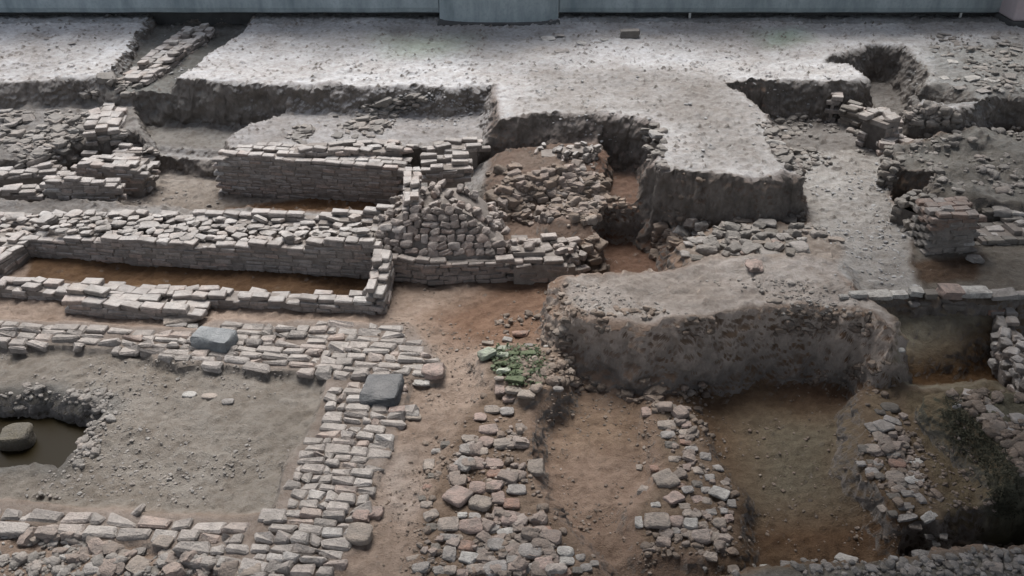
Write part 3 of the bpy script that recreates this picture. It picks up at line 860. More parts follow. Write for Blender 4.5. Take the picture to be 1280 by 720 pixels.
# W1b: tall stub in the middle
def z1b(s, t):
    edge = steps((0, 0.5), (0.12, 0.6), (0.22, 0.72), (0.3, 0.78), (0.66, 0.78), (0.8, 0.62), (0.9, 0.42), (1, 0.30))(s)
    return min(edge, 0.24 + max(0, t - 0.14) * 1.5) if t < 0.6 else edge - (0.05 if t < 0.9 else 0.0)
W1b = wall('masonry_stub', 'tall stepped ruined stub with rubble face above smooth brick courses, ending the long wall',
           [(458, 348), (540, 356), (640, 353)], -0.14, 1.3, z1b, core_style='stone', rough=0.25, loose=0.35, face_rows=1, face_top=0.25, chunky=1.0, core_mat='buff', face_mat='buff', back=False, brick=(0.23, 0.13, 0.062))
W1c = wall('low_wall_end', 'low broken brick wall end with pale cobbles, beside the rust brown hole',
           [(634, 354), (700, 352), (737, 346)], -0.14, 0.7, steps((0, 0.3), (0.5, 0.24), (0.85, 0.2), (1, 0.1)) and (lambda s, t: steps((0, 0.3), (0.6, 0.24), (1, 0.12))(s) - 0.1 * (t < 0.16)), core_style='stone', rough=0.5, loose=0.6, core_mat='buff', face_mat='buff', chunky=0.6)
# finger wall running back from the stub
wall('narrow_brick_wall', 'narrow pale brick wall running back from the tall stub to the coursed brick wall',
     [(524, 256), (526, 212)], 0.6, 0.24, lambda s, t: 0.9 - 0.06 * (s < 0.3), level=0.78, brick=(0.2, 0.11, 0.06), loose=0.4, rough=0.3)
# brick row on the back of the stub
wall('short_brick_wall', 'short pale brick wall of two courses standing behind the tall stub',
     [(526, 218), (588, 216)], 0.5, 0.4, lambda s, t: 0.8, level=0.64, loose=0.35, rough=0.3)
# W2: coursed wall behind
W2 = wall('coursed_brick_wall', 'fine grey coursed brick wall standing over the inner room with a wet brown floor',
          [(272, 243), (380, 250), (505, 259)], -0.27, 0.5, lambda s, t: steps((0, 0.28), (0.12, 0.46), (0.45, 0.47), (0.5, 0.42), (1, 0.46))(s), brick=(0.25, 0.13, 0.058), rough=0.04, loose=0.3)
wall('terrace_brick_line', 'low broken line of pale bricks lying on the terrace behind the coursed wall',
     [(360, 196), (480, 195), (612, 190)], 0.42, 0.4, lambda s, t: 0.5 + 0.06 * (math.sin(s * 17) > -0.2) , loose=0.9, rough=0.6, core_style='stone')
# cross wall at the end of the kerb wall
wall('cross_wall', 'short brick cross wall ending the wet trough, plastered on its lane side',
     [(482, 394), (494, 352)], -0.15, 0.24, lambda s, t: 0.18 + 0.12 * s + 0.08 * (s > 0.6), loose=0.3, rough=0.3, brick=(0.24, 0.12, 0.066))
wall('cross_wall', 'rough brick cross wall stub closing the trough end away from the lane',
     [(2, 352), (48, 316)], -0.15, 0.3, lambda s, t: 0.08 + 0.1 * s, loose=0.5, rough=0.5)
# K1 kerb wall
wall('kerb_wall', 'low one-brick kerb wall edging the wet trough above the pavement',
     [(-160, 362), (0, 372), (90, 379), (265, 386), (478, 394)], -0.15, 0.26, lambda s, t: steps((0, 0.05), (0.5, 0.05), (1, 0.08))(s), loose=0.7, rough=0.35, brick=(0.24, 0.125, 0.066))
wall('bench_platform', 'low raised brick platform against the kerb wall, tiles loose on top',
     [(80, 392), (150, 400), (250, 404)], -0.15, 0.5, lambda s, t: 0.05 + 0.05 * (s < 0.25) - 0.03 * (s > 0.6), loose=0.3, rough=0.2, brick=(0.3, 0.16, 0.07))
# left back ruins
wall('broken_wall_stub', 'broken brick stub with a jagged top, nearest the long wall, beside the inner room',
     [(58, 262), (120, 264), (155, 262)], -0.22, 0.3, lambda s, t: steps((0, 0.32), (0.4, 0.34), (0.6, 0.26), (0.8, 0.3), (1, 0.12))(s), loose=0.4, rough=0.3, brick=(0.24, 0.12, 0.062))
wall('broken_wall_stub', 'thicker broken brick stub with a flat top, behind the jagged stub',
     [(96, 238), (150, 243), (186, 244)], -0.2, 0.5, lambda s, t: steps((0, 0.26), (0.8, 0.3), (1, 0.16))(s), loose=0.4, rough=0.25, brick=(0.26, 0.13, 0.062))
for (pp, z0, zt, lab) in (([(-80, 196), (0, 199), (70, 200)], 0.12, 0.3, 'low line of broken bricks on the far rubble terrace, beside the flat topped stub'),
                          ([(-80, 224), (0, 226), (80, 222)], 0.02, 0.2, 'low line of broken bricks on the rubble slope behind the jagged stub'),
                          ([(-80, 250), (0, 252), (56, 254)], -0.1, 0.08, 'low line of broken bricks on the rubble slope touching the long wall'),
                          ([(60, 196), (120, 195), (182, 196)], 0.1, 0.22, 'straight low line of bricks behind the flat topped stub')):
    wall('brick_line', lab, pp, z0, 0.3, (lambda a: (lambda s, t: a))(zt), loose=1.0, rough=0.7, core_style='stone')
# drain running back through the plateau, and its stub
wall('brick_drain', 'narrow brick drain running back across the plateau between two ditches',
     [(184, 102), (226, 70), (270, 36)], 0.55, 0.6, lambda s, t: 0.83 + 0.04 * s - 0.05 * (t > .4), level=0.78, loose=0.5, rough=0.7, brick=(0.24, 0.16, 0.07))
wall('drain_stub', 'short leaning brick stub below the plateau edge in line with the brick drain',
     [(150, 166), (164, 128)], 0.2, 0.6, lambda s, t: 0.5, level=0.4, loose=0.3, rough=0.5, brick=(0.3, 0.2, 0.08))
# rubble retaining wall
M1 = wall('rubble_wall', 'rubble retaining wall with a ragged flat topped upper edge below the plateau pit',
          [(618, 232), (680, 232), (742, 240)], 0.1, 0.5, lambda s, t: steps((0, 0.46), (0.4, 0.55), (0.75, 0.72), (1, 0.74))(s) - max(0, 0.2 - t) * 0.5, core_style='rubble', rough=0.7, loose=0.5, brick=(0.16, 0.12, 0.065), core_mat='core', chunky=0.5)
# right-hand upper ruins
wall('pit_brick_stub', 'small brick stub with white topped bricks inside the far pit',
     [(1058, 98), (1108, 96)], 0.25, 0.5, lambda s, t: 0.62 + 0.22 * s, level=0.25, loose=0.4, rough=0.5, face_mat='darkbrick')
wall('stepped_brick_wall', 'dark brick wall with a sloping stepped top in the far trench',
     [(1044, 162), (1072, 170), (1100, 158)], 0.12, 0.35, lambda s, t: steps((0, 0.62), (1, 0.4))(s), level=0.12, loose=0.2, rough=0.2, face_mat='darkbrick', core_mat='brick')
wall('brick_post', 'pale squared brick post at the start of the stepped wall',
     [(1028, 152), (1045, 154)], 0.2, 0.35, lambda s, t: 0.66, level=0.2, rough=0.1, brick=(0.26, 0.17, 0.08), cat='post', core_mat='brick')
wall('stepped_pier', 'tall narrow stepped brick pier between the bright ramp and the stony mound',
     [(1096, 196), (1122, 198), (1142, 190)], 0.25, 0.8, lambda s, t: 0.5 + 0.28 * (t > 0.35), level=0.25, rough=0.4, loose=0.3, core_mat='brick', brick=(0.24, 0.16, 0.08), cat='pier')
wall('stone_facing', 'rounded stone facing on the end of the stony mound beside the ramp',
     [(1122, 296), (1150, 300), (1180, 282)], 0.2, 0.5, lambda s, t: steps((0, 0.4), (0.3, 0.62), (1, 0.62))(s) , core_style='rubble', rough=1.0, loose=0.3, brick=(0.16, 0.14, 0.085), core_mat='darkbrick')
wall('stone_facing', 'ragged stone facing along the ramp side of the stony mound, below the stepped pier',
     [(1118, 240), (1124, 208)], 0.25, 0.3, lambda s, t: 0.56, core_style='rubble', rough=1.0, loose=0.3, brick=(0.16, 0.14, 0.085), core_mat='darkbrick')
# pier with reddish courses on top
wall('brick_pier', 'square brick pier, grey below with dull red brick courses on top', [(1151, 331), (1215, 328)], 0.12, 0.55, lambda s, t: 0.84, brick=(0.2, 0.13, 0.062), face_mat='frag', core_mat='frag', rag=0.0, rough=0.15, loose=0.12, cat='pier', upper=(0.6, 'pierbrick'))
wall('low_room_wall', 'low grey wall beside the reddish topped pier, a few stones set along its top',
     [(1218, 312), (1300, 308), (1400, 304)], 0.22, 0.5, lambda s, t: 0.38, face_mat='darkbrick', core_mat='core', rough=0.2, core_style='stone')
# wall at the right edge
wall('rubble_edge_wall', 'narrow rubble wall with flat pale top stones above the dark brown hollow',
     [(1282, 500), (1248, 440), (1232, 404)], -0.2, -0.42, lambda s, t: 0.14, core_style='rubble', rough=0.8, loose=0.3, brick=(0.22, 0.16, 0.1)) if False else \
wall('rubble_edge_wall', 'narrow rubble wall with flat pale top stones above the dark brown hollow',
     [(1226, 412), (1236, 450), (1268, 512)], -0.3, 0.4, lambda s, t: 0.08, core_style='rubble', rough=0.8, loose=0.3, brick=(0.22, 0.16, 0.1))
wall('rubble_bank_wall', 'heavy rubble wall of pale stones capping the dark weedy bank',
     [(1176, 540), (1215, 548), (1262, 590), (1300, 640)], -0.05, 0.5, lambda s, t: 0.3, core_style='rubble', rough=1.0, loose=0.3, brick=(0.26, 0.2, 0.12))

# ------------------------------------------------------------------ PAVING
def pave(name, poly_px, z, dir_px, brick, miss=0.008, tilt=0.012, mat='pave', wear=0.014):
    poly = P([p[0] for p in poly_px], [p[1] for p in poly_px], z)
    d0 = P([dir_px[0][0], dir_px[1][0]], [dir_px[0][1], dir_px[1][1]], z)
    d = d0[1] - d0[0]; d /= np.linalg.norm(d); nrm = np.array([-d[1], d[0]])
    u, v = poly @ d, poly @ nrm
    B = Bricks()
    vv = v.min()
    while vv < v.max():
        bd = brick[1] * random.uniform(.75, 1.25)
        uu = u.min() - random.uniform(0, brick[0])
        while uu < u.max():
            bl = brick[0] * random.choice((0.45, 0.6, 0.8, 0.9, 1.0, 1.1, 1.3))
            c = d * (uu + bl / 2) + nrm * (vv + bd / 2)
            uu += bl
            wv = np.array([vnoise(c[0], c[1], 1.1), vnoise(c[0] + 9, c[1], 1.1)]) * 0.05
            sdv = sdist(poly, np.array([c[0]]), np.array([c[1]]))[0] + random.gauss(0, 0.025)
            if sdv < 0.03 or random.random() < miss: continue
            h = 0.05
            B.add((c[0] + wv[0], c[1] + wv[1], z - h + random.gauss(0, 0.010) + vnoise(c[0], c[1], 0.8) * 0.03), (bl / 2 - 0.004, bd / 2 - 0.004, h),
                  math.atan2(d[1], d[0]) + random.gauss(0, 0.035), random.gauss(0, tilt), random.gauss(0, tilt), wear * random.uniform(.8, 2.2))
        vv += bd
    return tag(link(name, B.mesh(name, MAT[mat])), kind='structure')

pave('pavement', [(-150, 398), (80, 402), (255, 412), (270, 400), (470, 402), (505, 405), (530, 428), (555, 452), (550, 474), (430, 470), (300, 462), (195, 452), (180, 436), (0, 432), (-150, 430)],
     -0.06, [(0, 410), (470, 437)], (0.25, 0.115))
pave('path', [(415, 468), (515, 474), (500, 520), (478, 590), (452, 660), (420, 720), (400, 800), (270, 800), (285, 718), (318, 668), (345, 640), (358, 580), (385, 540)],
     -0.07, [(420, 470), (520, 476)], (0.21, 0.125))
pave('path', [(-200, 612), (0, 626), (100, 632), (230, 640), (345, 640), (318, 668), (285, 718), (230, 694), (130, 668), (0, 655), (-200, 640)], -0.07, [(0, 626), (340, 646)], (0.24, 0.14))

# ------------------------------------------------------------------ LOOSE STONES, each an object of its own
_pm = {}
def proto(style, mat, i):
    k = (style, mat, i)
    if k not in _pm:
        V, F = SETS[style][i % len(SETS[style])]
        _pm[k] = mesh_np(style, V, [F], MAT[mat], True, R(40))
    return _pm[k]

STONES = []
def stone(px, py, w, h, rot=0.0, mat='grey', style='block', flat=0.42, name='stone', lift=0.0, sink=0.28):
    p = hit(px, py)[0]
    s = pxm(*p)
    al = math.atan2(CAM_H - p[2], p[1])
    wm = w / s * 1.14
    zh = min(wm, max(h / s, 0.03)) * flat
    dm = min(max((1.12 * h / s - zh * math.cos(al)) / math.sin(al), 0.5 * wm), 1.7 * wm)
    p = hit(px, py + 0.35 * zh * math.cos(al) * s)[0]
    o = bpy.data.objects.new(name, proto(style, mat, random.randrange(10)))
    o.location = (p[0], p[1], p[2] + zh * (0.5 - sink) + lift)
    o.scale = (wm / 2, dm / 2, zh / 2)
    o.rotation_euler = (random.gauss(0, .06), random.gauss(0, .06), -R(rot) + random.gauss(0, .06))
    COL.objects.link(o)
    STONES.append(o)
    o['_'] = 0
    return o, (px, py, w, h, mat, style)

COLN = {'grey': 'grey', 'tan': 'tan', 'pink': 'pinkish', 'reddish': 'reddish', 'pale': 'pale', 'dark': 'dark', 'mossy': 'mossy green', 'palegreen': 'greenish grey', 'granite': 'bluish grey'}
ORD = 'nearest second third fourth fifth sixth seventh eighth ninth tenth'.split()
def batch(rows, place, group, edges, flat=0.42, sink=0.28, name='stone', cat='stone', off=(0, 0, 1.0), default='grey', style='rock'):
    """rows: (x, y, w, h, rot, colour, style); every stone gets a label that tells it by size, colour, form and where it lies"""
    ent = []
    for r in rows:
        r = list(r) + [None] * (7 - len(r))
        x, y, w, h, rot, mat, st = r
        k = off[2]
        ent.append(stone(off[0] + x / k, off[1] + y / k, w / k, h / k, rot or 0, mat or default, st or style, name=name, flat=flat, sink=sink))
    ys = np.array([i[1][1] for i in ent]); xs = np.array([i[1][0] for i in ent]); ar = np.array([i[1][2] * i[1][3] for i in ent])
    q = np.quantile(ar, [0.3, 0.75])
    fit = np.polyfit(ys, xs, 1) if len(ent) > 5 else (0, xs.mean())
    res = xs - np.polyval(fit, ys); sd_ = res.std() + 1e-6
    zones = ['near end', 'near half', 'midway', 'far half', 'far end']
    labs = []
    for (o, (x, y, w, h, mat, st)), rr in zip(ent, res):
        size = 'small' if w * h < q[0] else 'large' if w * h > q[1] else 'middling'
        form = {'block': 'squared', 'round': 'rounded', 'rock': 'angular', 'pebble': 'rough'}[st]
        e = edges[0] if rr < -0.6 * sd_ else edges[2] if rr > 0.6 * sd_ else edges[1]
        z = zones[min(4, int(5 * (ys.max() - y) / (ys.max() - ys.min() + 1e-6)))]
        labs.append((f'{size} {COLN[mat]} {form} {cat}', place, z, e))
    seen = {}
    for i in sorted(range(len(labs)), key=lambda i: -ys[i]):
        seen.setdefault(labs[i], []).append(i)
    for lb, ids in seen.items():
        for n, i in enumerate(ids):
            pre = '' if len(ids) == 1 else ('nearest ' if n == 0 else 'farthest ' if n == len(ids) - 1 else ORD[min(n, 9)] + ' nearest ')
            tag(ent[i][0], f'{pre}{lb[0]}, {lb[1]}, {lb[2]}, {lb[3]}', cat, group)
    return ent

# central cobble line (coordinates read off an enlarged crop)
C1 = [(590,45,34,44,0,'pink','block'),(638,48,58,38,0,'tan','block'),(622,80,44,32,0,'pink','block'),(562,120,52,34,0,'tan','block'),(615,128,48,36,0,'grey'),(520,150,42,38,0,'pink'),
(550,190,66,40,0,'pink','block'),(482,225,58,38,0,'tan','block'),(540,235,52,52,20,'pink','block'),(600,240,70,54,0,'tan'),(475,262,58,42,0,'grey'),(525,270,42,36,0,'tan'),(460,315,62,66,30,'grey'),
(512,310,48,54,0,'pink'),(570,315,62,44,0,'pink','block'),(575,352,62,42,0,'reddish','block'),(448,370,68,38,0,'reddish','block'),(510,400,60,52,0,'pink','round'),(575,395,62,42,0,'pink','block'),
(440,430,88,84,42,'pink','block'),(520,455,78,62,10,'tan','block'),(583,440,46,58,0,'pink','block'),(632,458,56,42,0,'reddish','block'),(650,408,66,46,0,'grey','round'),(405,533,74,54,0,'tan','block'),
(487,540,82,58,0,'pink','block'),(555,548,62,42,20,'grey'),(615,562,74,38,-12,'pale','block'),(630,510,72,62,0,'pink'),(575,500,42,62,15,'pink'),(342,500,52,42,-20,'tan'),(405,580,62,32,0,'grey'),
(470,608,62,46,0,'reddish'),(530,625,52,32,0,'grey','round'),(578,605,62,52,0,'grey','round'),(408,640,46,62,0,'grey'),(472,655,78,46,20,'pale'),(632,610,42,46,0,'tan'),(640,660,52,52,0,'grey'),
(575,690,78,62,0,'grey'),(700,628,78,62,0,'grey','round'),(760,620,52,52,0,'tan'),(825,630,58,46,0,'pale','round'),(750,678,66,62,0,'pink','block'),(735,562,76,42,12,'reddish','block'),(815,705,62,42,0,'reddish','block'),
(830,668,52,42,0,'pale'),(500,695,62,42,0,'tan'),(455,710,42,32,0,'pink'),(305,690,62,42,0,'grey'),(280,655,52,26,-15,'tan'),(720,330,62,66,0,'tan','block'),(335,318,38,52,0,'tan','block'),(325,465,42,32,0,'tan'),
(360,270,32,22,0,'grey'),(395,245,36,30,0,'dark'),(455,500,36,28,0,'pale'),(500,505,40,30,0,'grey'),(345,545,40,40,0,'dark'),(360,620,38,44,0,'dark'),(440,580,40,24,0,'tan'),(525,575,40,26,0,'dark'),
(660,700,44,40,0,'pink'),(540,655,36,30,0,'tan'),(600,640,34,30,0,'dark'),(700,690,40,40,0,'grey'),(880,655,36,30,0,'grey'),(900,690,40,34,0,'grey'),(640,350,40,34,0,'tan'),(330,400,34,26,0,'reddish'),
(345,360,28,22,0,'dark'),(310,440,30,22,0,'dark'),(870,700,36,30,0,'dark'),(930,675,30,26,0,'grey'),(370,700,44,36,0,'grey'),(410,700,44,40,0,'tan')]
batch(C1, 'central cobble line', 'stones of the central cobble line', ('lane edge', 'middle', 'brown floor edge'), off=(420, 470, 2.88))
C2 = [(1185,372,82,76,-25,'tan','block'),(1215,440,62,52,-30,'pink','block'),(1155,520,88,68,0,'tan','block'),(1090,525,28,56,0,'pale','block'),(1225,525,52,46,0,'pink'),(1150,465,34,24,0,'pale'),(1105,410,32,40,20,'tan'),
(1120,130,38,44,0,'pink','block'),(1190,112,72,32,-10,'tan','block'),(1190,175,62,36,0,'tan','block'),(1195,212,48,36,0,'grey'),(1215,300,34,28,0,'tan'),(1150,332,42,30,0,'reddish'),(1090,330,28,28,0,'tan'),(1205,250,44,34,0,'dark'),
(1260,175,38,32,0,'pink'),(1290,208,34,32,0,'tan'),(1258,240,40,28,0,'reddish'),(1280,262,42,24,0,'grey'),(1330,290,38,34,0,'grey'),(1380,420,68,48,35,'pale','block'),(1335,450,38,36,0,'tan'),(1300,445,42,34,0,'pink'),
(1255,470,40,34,0,'tan'),(1280,497,66,42,0,'tan','block'),(1278,530,54,44,0,'pale','block'),(1320,540,34,32,0,'tan'),(1380,530,44,38,0,'tan','round'),(1425,460,34,34,0,'grey','block'),(1398,486,30,28,0,'grey'),(1415,510,28,32,0,'pink'),
(1360,577,44,54,0,'tan','block'),(1394,595,28,64,0,'pale','block'),(1280,570,78,24,6,'tan','block'),(1260,330,36,30,0,'pink'),(1300,340,40,34,0,'tan'),(1345,365,36,30,0,'grey'),(1300,390,36,30,0,'dark'),(1265,410,40,32,0,'grey'),
(1375,330,36,28,0,'grey'),(1240,395,34,26,0,'reddish'),(1400,385,30,26,0,'tan'),(1350,490,36,30,0,'grey'),(1215,560,44,30,0,'grey'),(1250,205,34,28,0,'tan'),(1330,410,34,28,0,'grey')]
batch(C2, 'second cobble line', 'stones of the second cobble line', ('paler floor edge', 'middle', 'dark floor edge'), off=(420, 470, 2.88))
C3 = [(755,112,62,44,0,'dark','round'),(735,180,66,56,-25,'grey'),(765,160,58,30,30,'grey','block'),(690,185,44,44,0,'grey'),(725,218,54,44,0,'tan'),(690,262,54,44,0,'tan','round'),(740,255,44,42,0,'dark','round'),(795,248,54,38,-15,'tan'),
(765,277,48,38,0,'grey','round'),(650,318,34,28,0,'grey'),(685,310,28,28,0,'dark'),(710,315,34,34,0,'grey'),(780,314,56,48,0,'reddish','round'),(690,347,46,40,0,'grey','round'),(715,360,34,32,0,'dark','round'),(775,364,64,54,0,'tan','round'),
(850,312,44,34,-30,'pale'),(850,372,80,26,-6,'pale','block'),(848,349,52,14,0,'grey','block'),(785,405,48,32,-20,'tan'),(820,425,44,32,0,'grey'),(768,432,42,36,0,'dark'),(865,440,34,42,0,'grey'),(810,470,54,32,0,'grey'),
(815,510,68,34,-12,'grey','block'),(845,540,44,32,0,'tan'),(895,508,70,26,-30,'pale','block'),(765,500,34,30,0,'dark'),(730,480,36,34,0,'tan'),(660,262,36,34,0,'dark'),(720,130,34,30,0,'dark'),(800,392,36,30,0,'dark'),(840,400,34,30,0,'tan')]
batch(C3, 'third cobble line under bank', 'stones of the third cobble line', ('dark floor edge', 'middle', 'bank edge'), off=(850, 470, 2.88))
C5 = [(600,663,78,46,25,'pale','block'),(490,690,44,34,0,'grey'),(300,686,34,22,0,'pale'),(190,695,38,34,0,'tan'),(110,650,48,38,20,'tan','block'),(1005,588,68,46,10,'tan','round'),(955,615,34,24,0,'tan'),(1105,606,54,28,0,'grey'),
(945,582,34,28,0,'grey'),(895,582,34,26,0,'grey'),(1180,612,34,30,0,'grey'),(1130,690,64,44,0,'tan'),(880,645,74,44,0,'grey'),(920,606,24,28,0,'pale'),(690,690,44,34,0,'grey'),(740,690,44,30,0,'dark'),(375,680,40,30,0,'grey'),(430,690,40,30,0,'dark'),
(1060,604,40,28,0,'grey'),(1030,650,44,34,0,'grey'),(970,680,44,34,0,'dark'),(1220,660,50,40,0,'grey'),(820,690,44,34,0,'grey')]
batch(C5, 'near rubble ledge', 'stones on the near rubble ledge', ('beside second cobble line', 'above dark floor', 'below bank'), off=(850, 470, 2.88))
# row of blocks at the end of the ramp
KR = [(588,410,38,24,0,'pale'),(637,405,58,30,0,'pale','block'),(710,408,88,32,0,'pale','block'),(783,410,58,34,0,'pale','block'),(840,400,52,38,0,'pale','block'),(893,404,48,38,0,'dark','block'),(963,396,86,56,0,'pink','block'),(1052,400,104,42,0,'pale','block'),
(1160,404,92,38,0,'grey','block'),(1225,405,56,32,0,'grey','block'),(840,440,36,26,0,'grey','block'),(878,442,34,24,0,'dark','block'),(970,446,88,32,0,'dark','block')]
names_kr = ['small pale stone at the ramp end of the block row', 'tan squared block second from the ramp end of the block row', 'long tan block third from the ramp end of the block row', 'pale block with a dark gap beside it, fourth in the block row',
            'squarish pale block standing higher than its neighbours in the block row', 'dark block between the pale block and the big pinkish block', 'big pinkish square block in the block row', 'longest tan block, just after the pinkish one in the block row',
            'long grey block above the dark gap in the block row', 'grey end block of the row, nearest the edge wall', 'small grey stone wedged under the tall pale block', 'small dark stone wedged under the dark block', 'wide dark stone bedded under the pinkish block']
for r, lb in zip(KR, names_kr):
    o, _ = stone(850 + r[0] / 2.88, 230 + r[1] / 2.88, r[2] / 2.88, r[3] / 2.88, 0, r[5], 'squared' if len(r) > 6 else 'rock', flat=0.62, name='stone_block', sink=-0.12)
    tag(o, lb, 'stone block', 'blocks in the row at the ramp foot')
R1 = [(75,200,92,26,-6,'grey'),(290,205,64,40,0,'tan','block'),(320,245,68,46,0,'grey','block'),(265,290,58,62,12,'pink','block'),(240,240,62,36,-10,'pink'),(140,160,44,26,0,'dark'),(180,148,40,20,0,'tan','block'),(225,135,62,22,8,'tan','block'),
(260,160,54,36,0,'grey'),(310,140,62,32,15,'grey','block'),(385,130,62,40,20,'grey','block'),(450,163,72,24,12,'tan','block'),(330,172,48,30,0,'dark'),(430,228,62,60,0,'grey'),(520,262,58,32,6,'tan','block'),(560,198,54,24,8,'tan','block'),
(195,185,34,30,0,'dark'),(395,245,40,36,0,'dark'),(370,190,46,34,0,'grey'),(405,210,58,34,0,'dark'),(150,210,54,20,-30,'tan','block'),(60,178,34,22,0,'grey'),(30,215,34,24,0,'grey'),(200,250,40,26,0,'grey'),(100,235,40,26,0,'dark'),
(60,265,44,30,0,'dark'),(20,250,36,30,0,'grey'),(350,212,40,26,0,'pink')]
batch(R1, 'rubble heap behind earth block', 'stones of the rubble heap', ('rusty hole side', 'middle', 'ramp side'), off=(850, 230, 2.88))
for (x, y, w, h, m, st, lb) in ((338, 424, 56, 24, 'tan', 'block', 'lone tan brick lying on top of the earth block'), (1060, 270, 48, 46, 'grey', 'block', 'squared grey stone on the ground beside the reddish topped pier'),
                                (1150, 104, 56, 50, 'grey', 'block', 'squarish stone standing tallest on the low grey wall beside the pier'), (1212, 108, 52, 26, 'pale', 'block', 'flat pale stone at the end of the low grey wall'),
                                (1104, 102, 38, 28, 'dark', 'round', 'small rounded stone on the low grey wall nearest the pier'), (1130, 462, 62, 40, 'reddish', 'block', 'orange brown brick below the grey end block of the row'),
                                (795, 604, 20, 22, 'pale', 'round', 'small white stone at the foot of the earth block end'), (868, 560, 0, 0, '', '', '')):
    if not w: continue
    o, _ = stone(850 + x / 2.88, 230 + y / 2.88, w / 2.88, h / 2.88, 0, m, st, flat=0.6, sink=0.05)
    tag(o, lb, 'stone')
# mossy stones
MS = [(235,155,112,54,0,'tan','block'),(435,120,96,64,20,'pale','block'),(230,265,175,130,-30,'palegreen','block'),(395,205,136,44,0,'palegreen','block'),(380,275,124,84,0,'palegreen','rock'),(510,260,134,54,0,'mossy','block'),(640,265,150,84,-10,'mossy','block'),
(515,320,106,56,0,'mossy','block'),(365,360,124,64,0,'mossy','rock'),(535,390,160,64,0,'mossy','block'),(395,440,134,76,0,'palegreen','rock'),(560,455,160,76,-10,'mossy','block'),(505,525,172,84,0,'mossy','block'),(350,515,92,54,0,'tan','rock'),
(940,615,104,76,0,'grey','round'),(780,440,64,44,0,'grey','rock'),(690,430,84,44,0,'mossy','rock'),(1040,340,84,74,0,'tan','rock'),(560,70,160,70,0,'reddish','rock'),(285,395,56,46,0,'mossy','rock'),(650,180,84,54,0,'grey','rock'),(820,190,50,36,0,'pale','rock'),(740,570,80,60,0,'mossy','rock')]
batch(MS, 'mossy heap', 'stones of the mossy heap', ('lane side', 'middle', 'earth block side'), off=(580, 410, 8.0), cat='stone', flat=0.62, sink=0.05)
# squared blocks on the paving
o, _ = stone(269, 424, 48, 34, 6, 'granite', 'squared', flat=0.7, name='granite_block'); tag(o, 'squared bluish grey granite block sitting on the brick pavement', 'stone block')
o, _ = stone(478, 487, 44, 44, 4, 'slate', 'squared', flat=0.4, name='dark_slab'); tag(o, 'dark blue grey block standing where the pavement meets the brick path', 'stone block')
o, _ = stone(23, 542, 44, 40, 0, 'boulder', 'round', flat=0.8, name='boulder'); _b = P(24, 553, -0.45); o.location = (_b[0], _b[1], -0.38); o.scale = (0.185, 0.165, 0.15); tag(o, 'rounded brown boulder standing in the murky pit water', 'boulder')
o, _ = stone(785, 44, 26, 12, 0, 'frag', 'squared', flat=0.85, name='brick', sink=0.0); tag(o, 'lone grey brick lying on the bare plateau near the back wall', 'brick')
LN = [(527,478,20,11,0,'pale','round','pale rounded stone just off the pavement corner'),(512,515,24,16,0,'grey','block','greyish brick beside the dark block'),(497,513,20,14,0,'pink','block','pinkish brick tucked against the dark block'),(516,521,20,11,0,'tan','block','tan brick lying on the lane beside the dark block'),
(542,463,26,24,0,'pink','block','big pinkish square tile at the outer corner of the pavement'),(449,667,32,32,10,'tan','round','rounded tan stone fallen off the end of the brick path'),(452,645,22,18,0,'pink','block','small pinkish stone against the edge of the brick path'),(470,640,18,20,0,'pink','block','upright pinkish stone at the lane edge of the brick path'),
(658,493,20,16,0,'tan','rock','tan stone at the near foot of the mossy heap'),(230,397,44,18,-25,'tan','block','slanted tan tile lying below the platform'),(222,406,24,10,-10,'grey','block','grey tile lying flat below the slanted tile'),(239,408,18,8,0,'pale','block','small pale tile beside the grey tile'),
(237,493,16,10,0,'pale','round','palest pebble in the middle of the courtyard'),(262,495,18,10,0,'tan','round','tan pebble in the middle of the courtyard'),(285,502,14,10,0,'grey','rock','grey pebble in the courtyard beside the tan one'),(155,668,0,0,0,'','','')]
for r in LN:
    if not r[2]: continue
    o, _ = stone(*r[:7], name='stone', flat=0.5); tag(o, r[7], 'stone')
# loose stones under the lower path
U1 = [(125,575,60,54,20,'tan','block'),(100,600,44,38,0,'grey'),(500,685,84,66,30,'tan','block'),(455,645,50,40,20,'tan','block'),(605,640,56,50,0,'tan'),(590,595,70,50,20,'tan','block'),(340,690,60,60,0,'grey'),(360,610,44,44,0,'tan'),(245,590,40,40,0,'grey'),(195,600,34,36,0,'grey'),
(25,575,34,28,0,'grey'),(60,572,34,26,0,'dark'),(505,630,40,34,0,'grey'),(415,690,50,30,0,'dark'),(300,600,34,30,0,'grey'),(670,690,60,44,0,'grey'),(735,705,60,34,0,'pink','block'),(555,700,44,34,0,'dark'),(400,650,40,34,0,'dark'),(890,700,100,50,0,'tan','block'),(800,690,50,40,0,'tan','block'),(1000,690,50,40,0,'grey')]
batch(U1, 'below lower brick path', 'loose stones below the lower brick path', ('pit side', 'middle', 'lane side'), off=(0, 470, 2.88))
# stones scattered on the plateau
PL = [(685,48,22,8),(672,63,18,7),(702,64,22,7),(727,54,16,6),(745,53,16,6),(756,50,14,6),(700,44,16,5),(560,78,12,5),(905,64,14,5),(1180,43,16,6),(1195,52,18,6),(1215,60,20,7),(1238,66,18,7),(1255,75,20,8),(1190,78,16,7),(1225,85,22,8),(1215,98,22,9),(1240,100,22,9),(1262,96,22,9),(1180,98,18,8),(1200,110,20,9),(1230,114,22,9),(1255,55,16,7),(1270,62,18,8),(1265,47,16,9),(30,42,12,5),(60,48,12,5),(90,54,12,5),(45,35,10,4),(165,92,14,6)]
batch([(a, b, c * .75, d * .75, random.uniform(-20, 20), random.choice(('pale', 'grey', 'grey')), 'rock') for a, b, c, d in PL], 'on dusty plateau', 'stones on the plateau', ('brick drain side', 'middle', 'pinkish column side'))

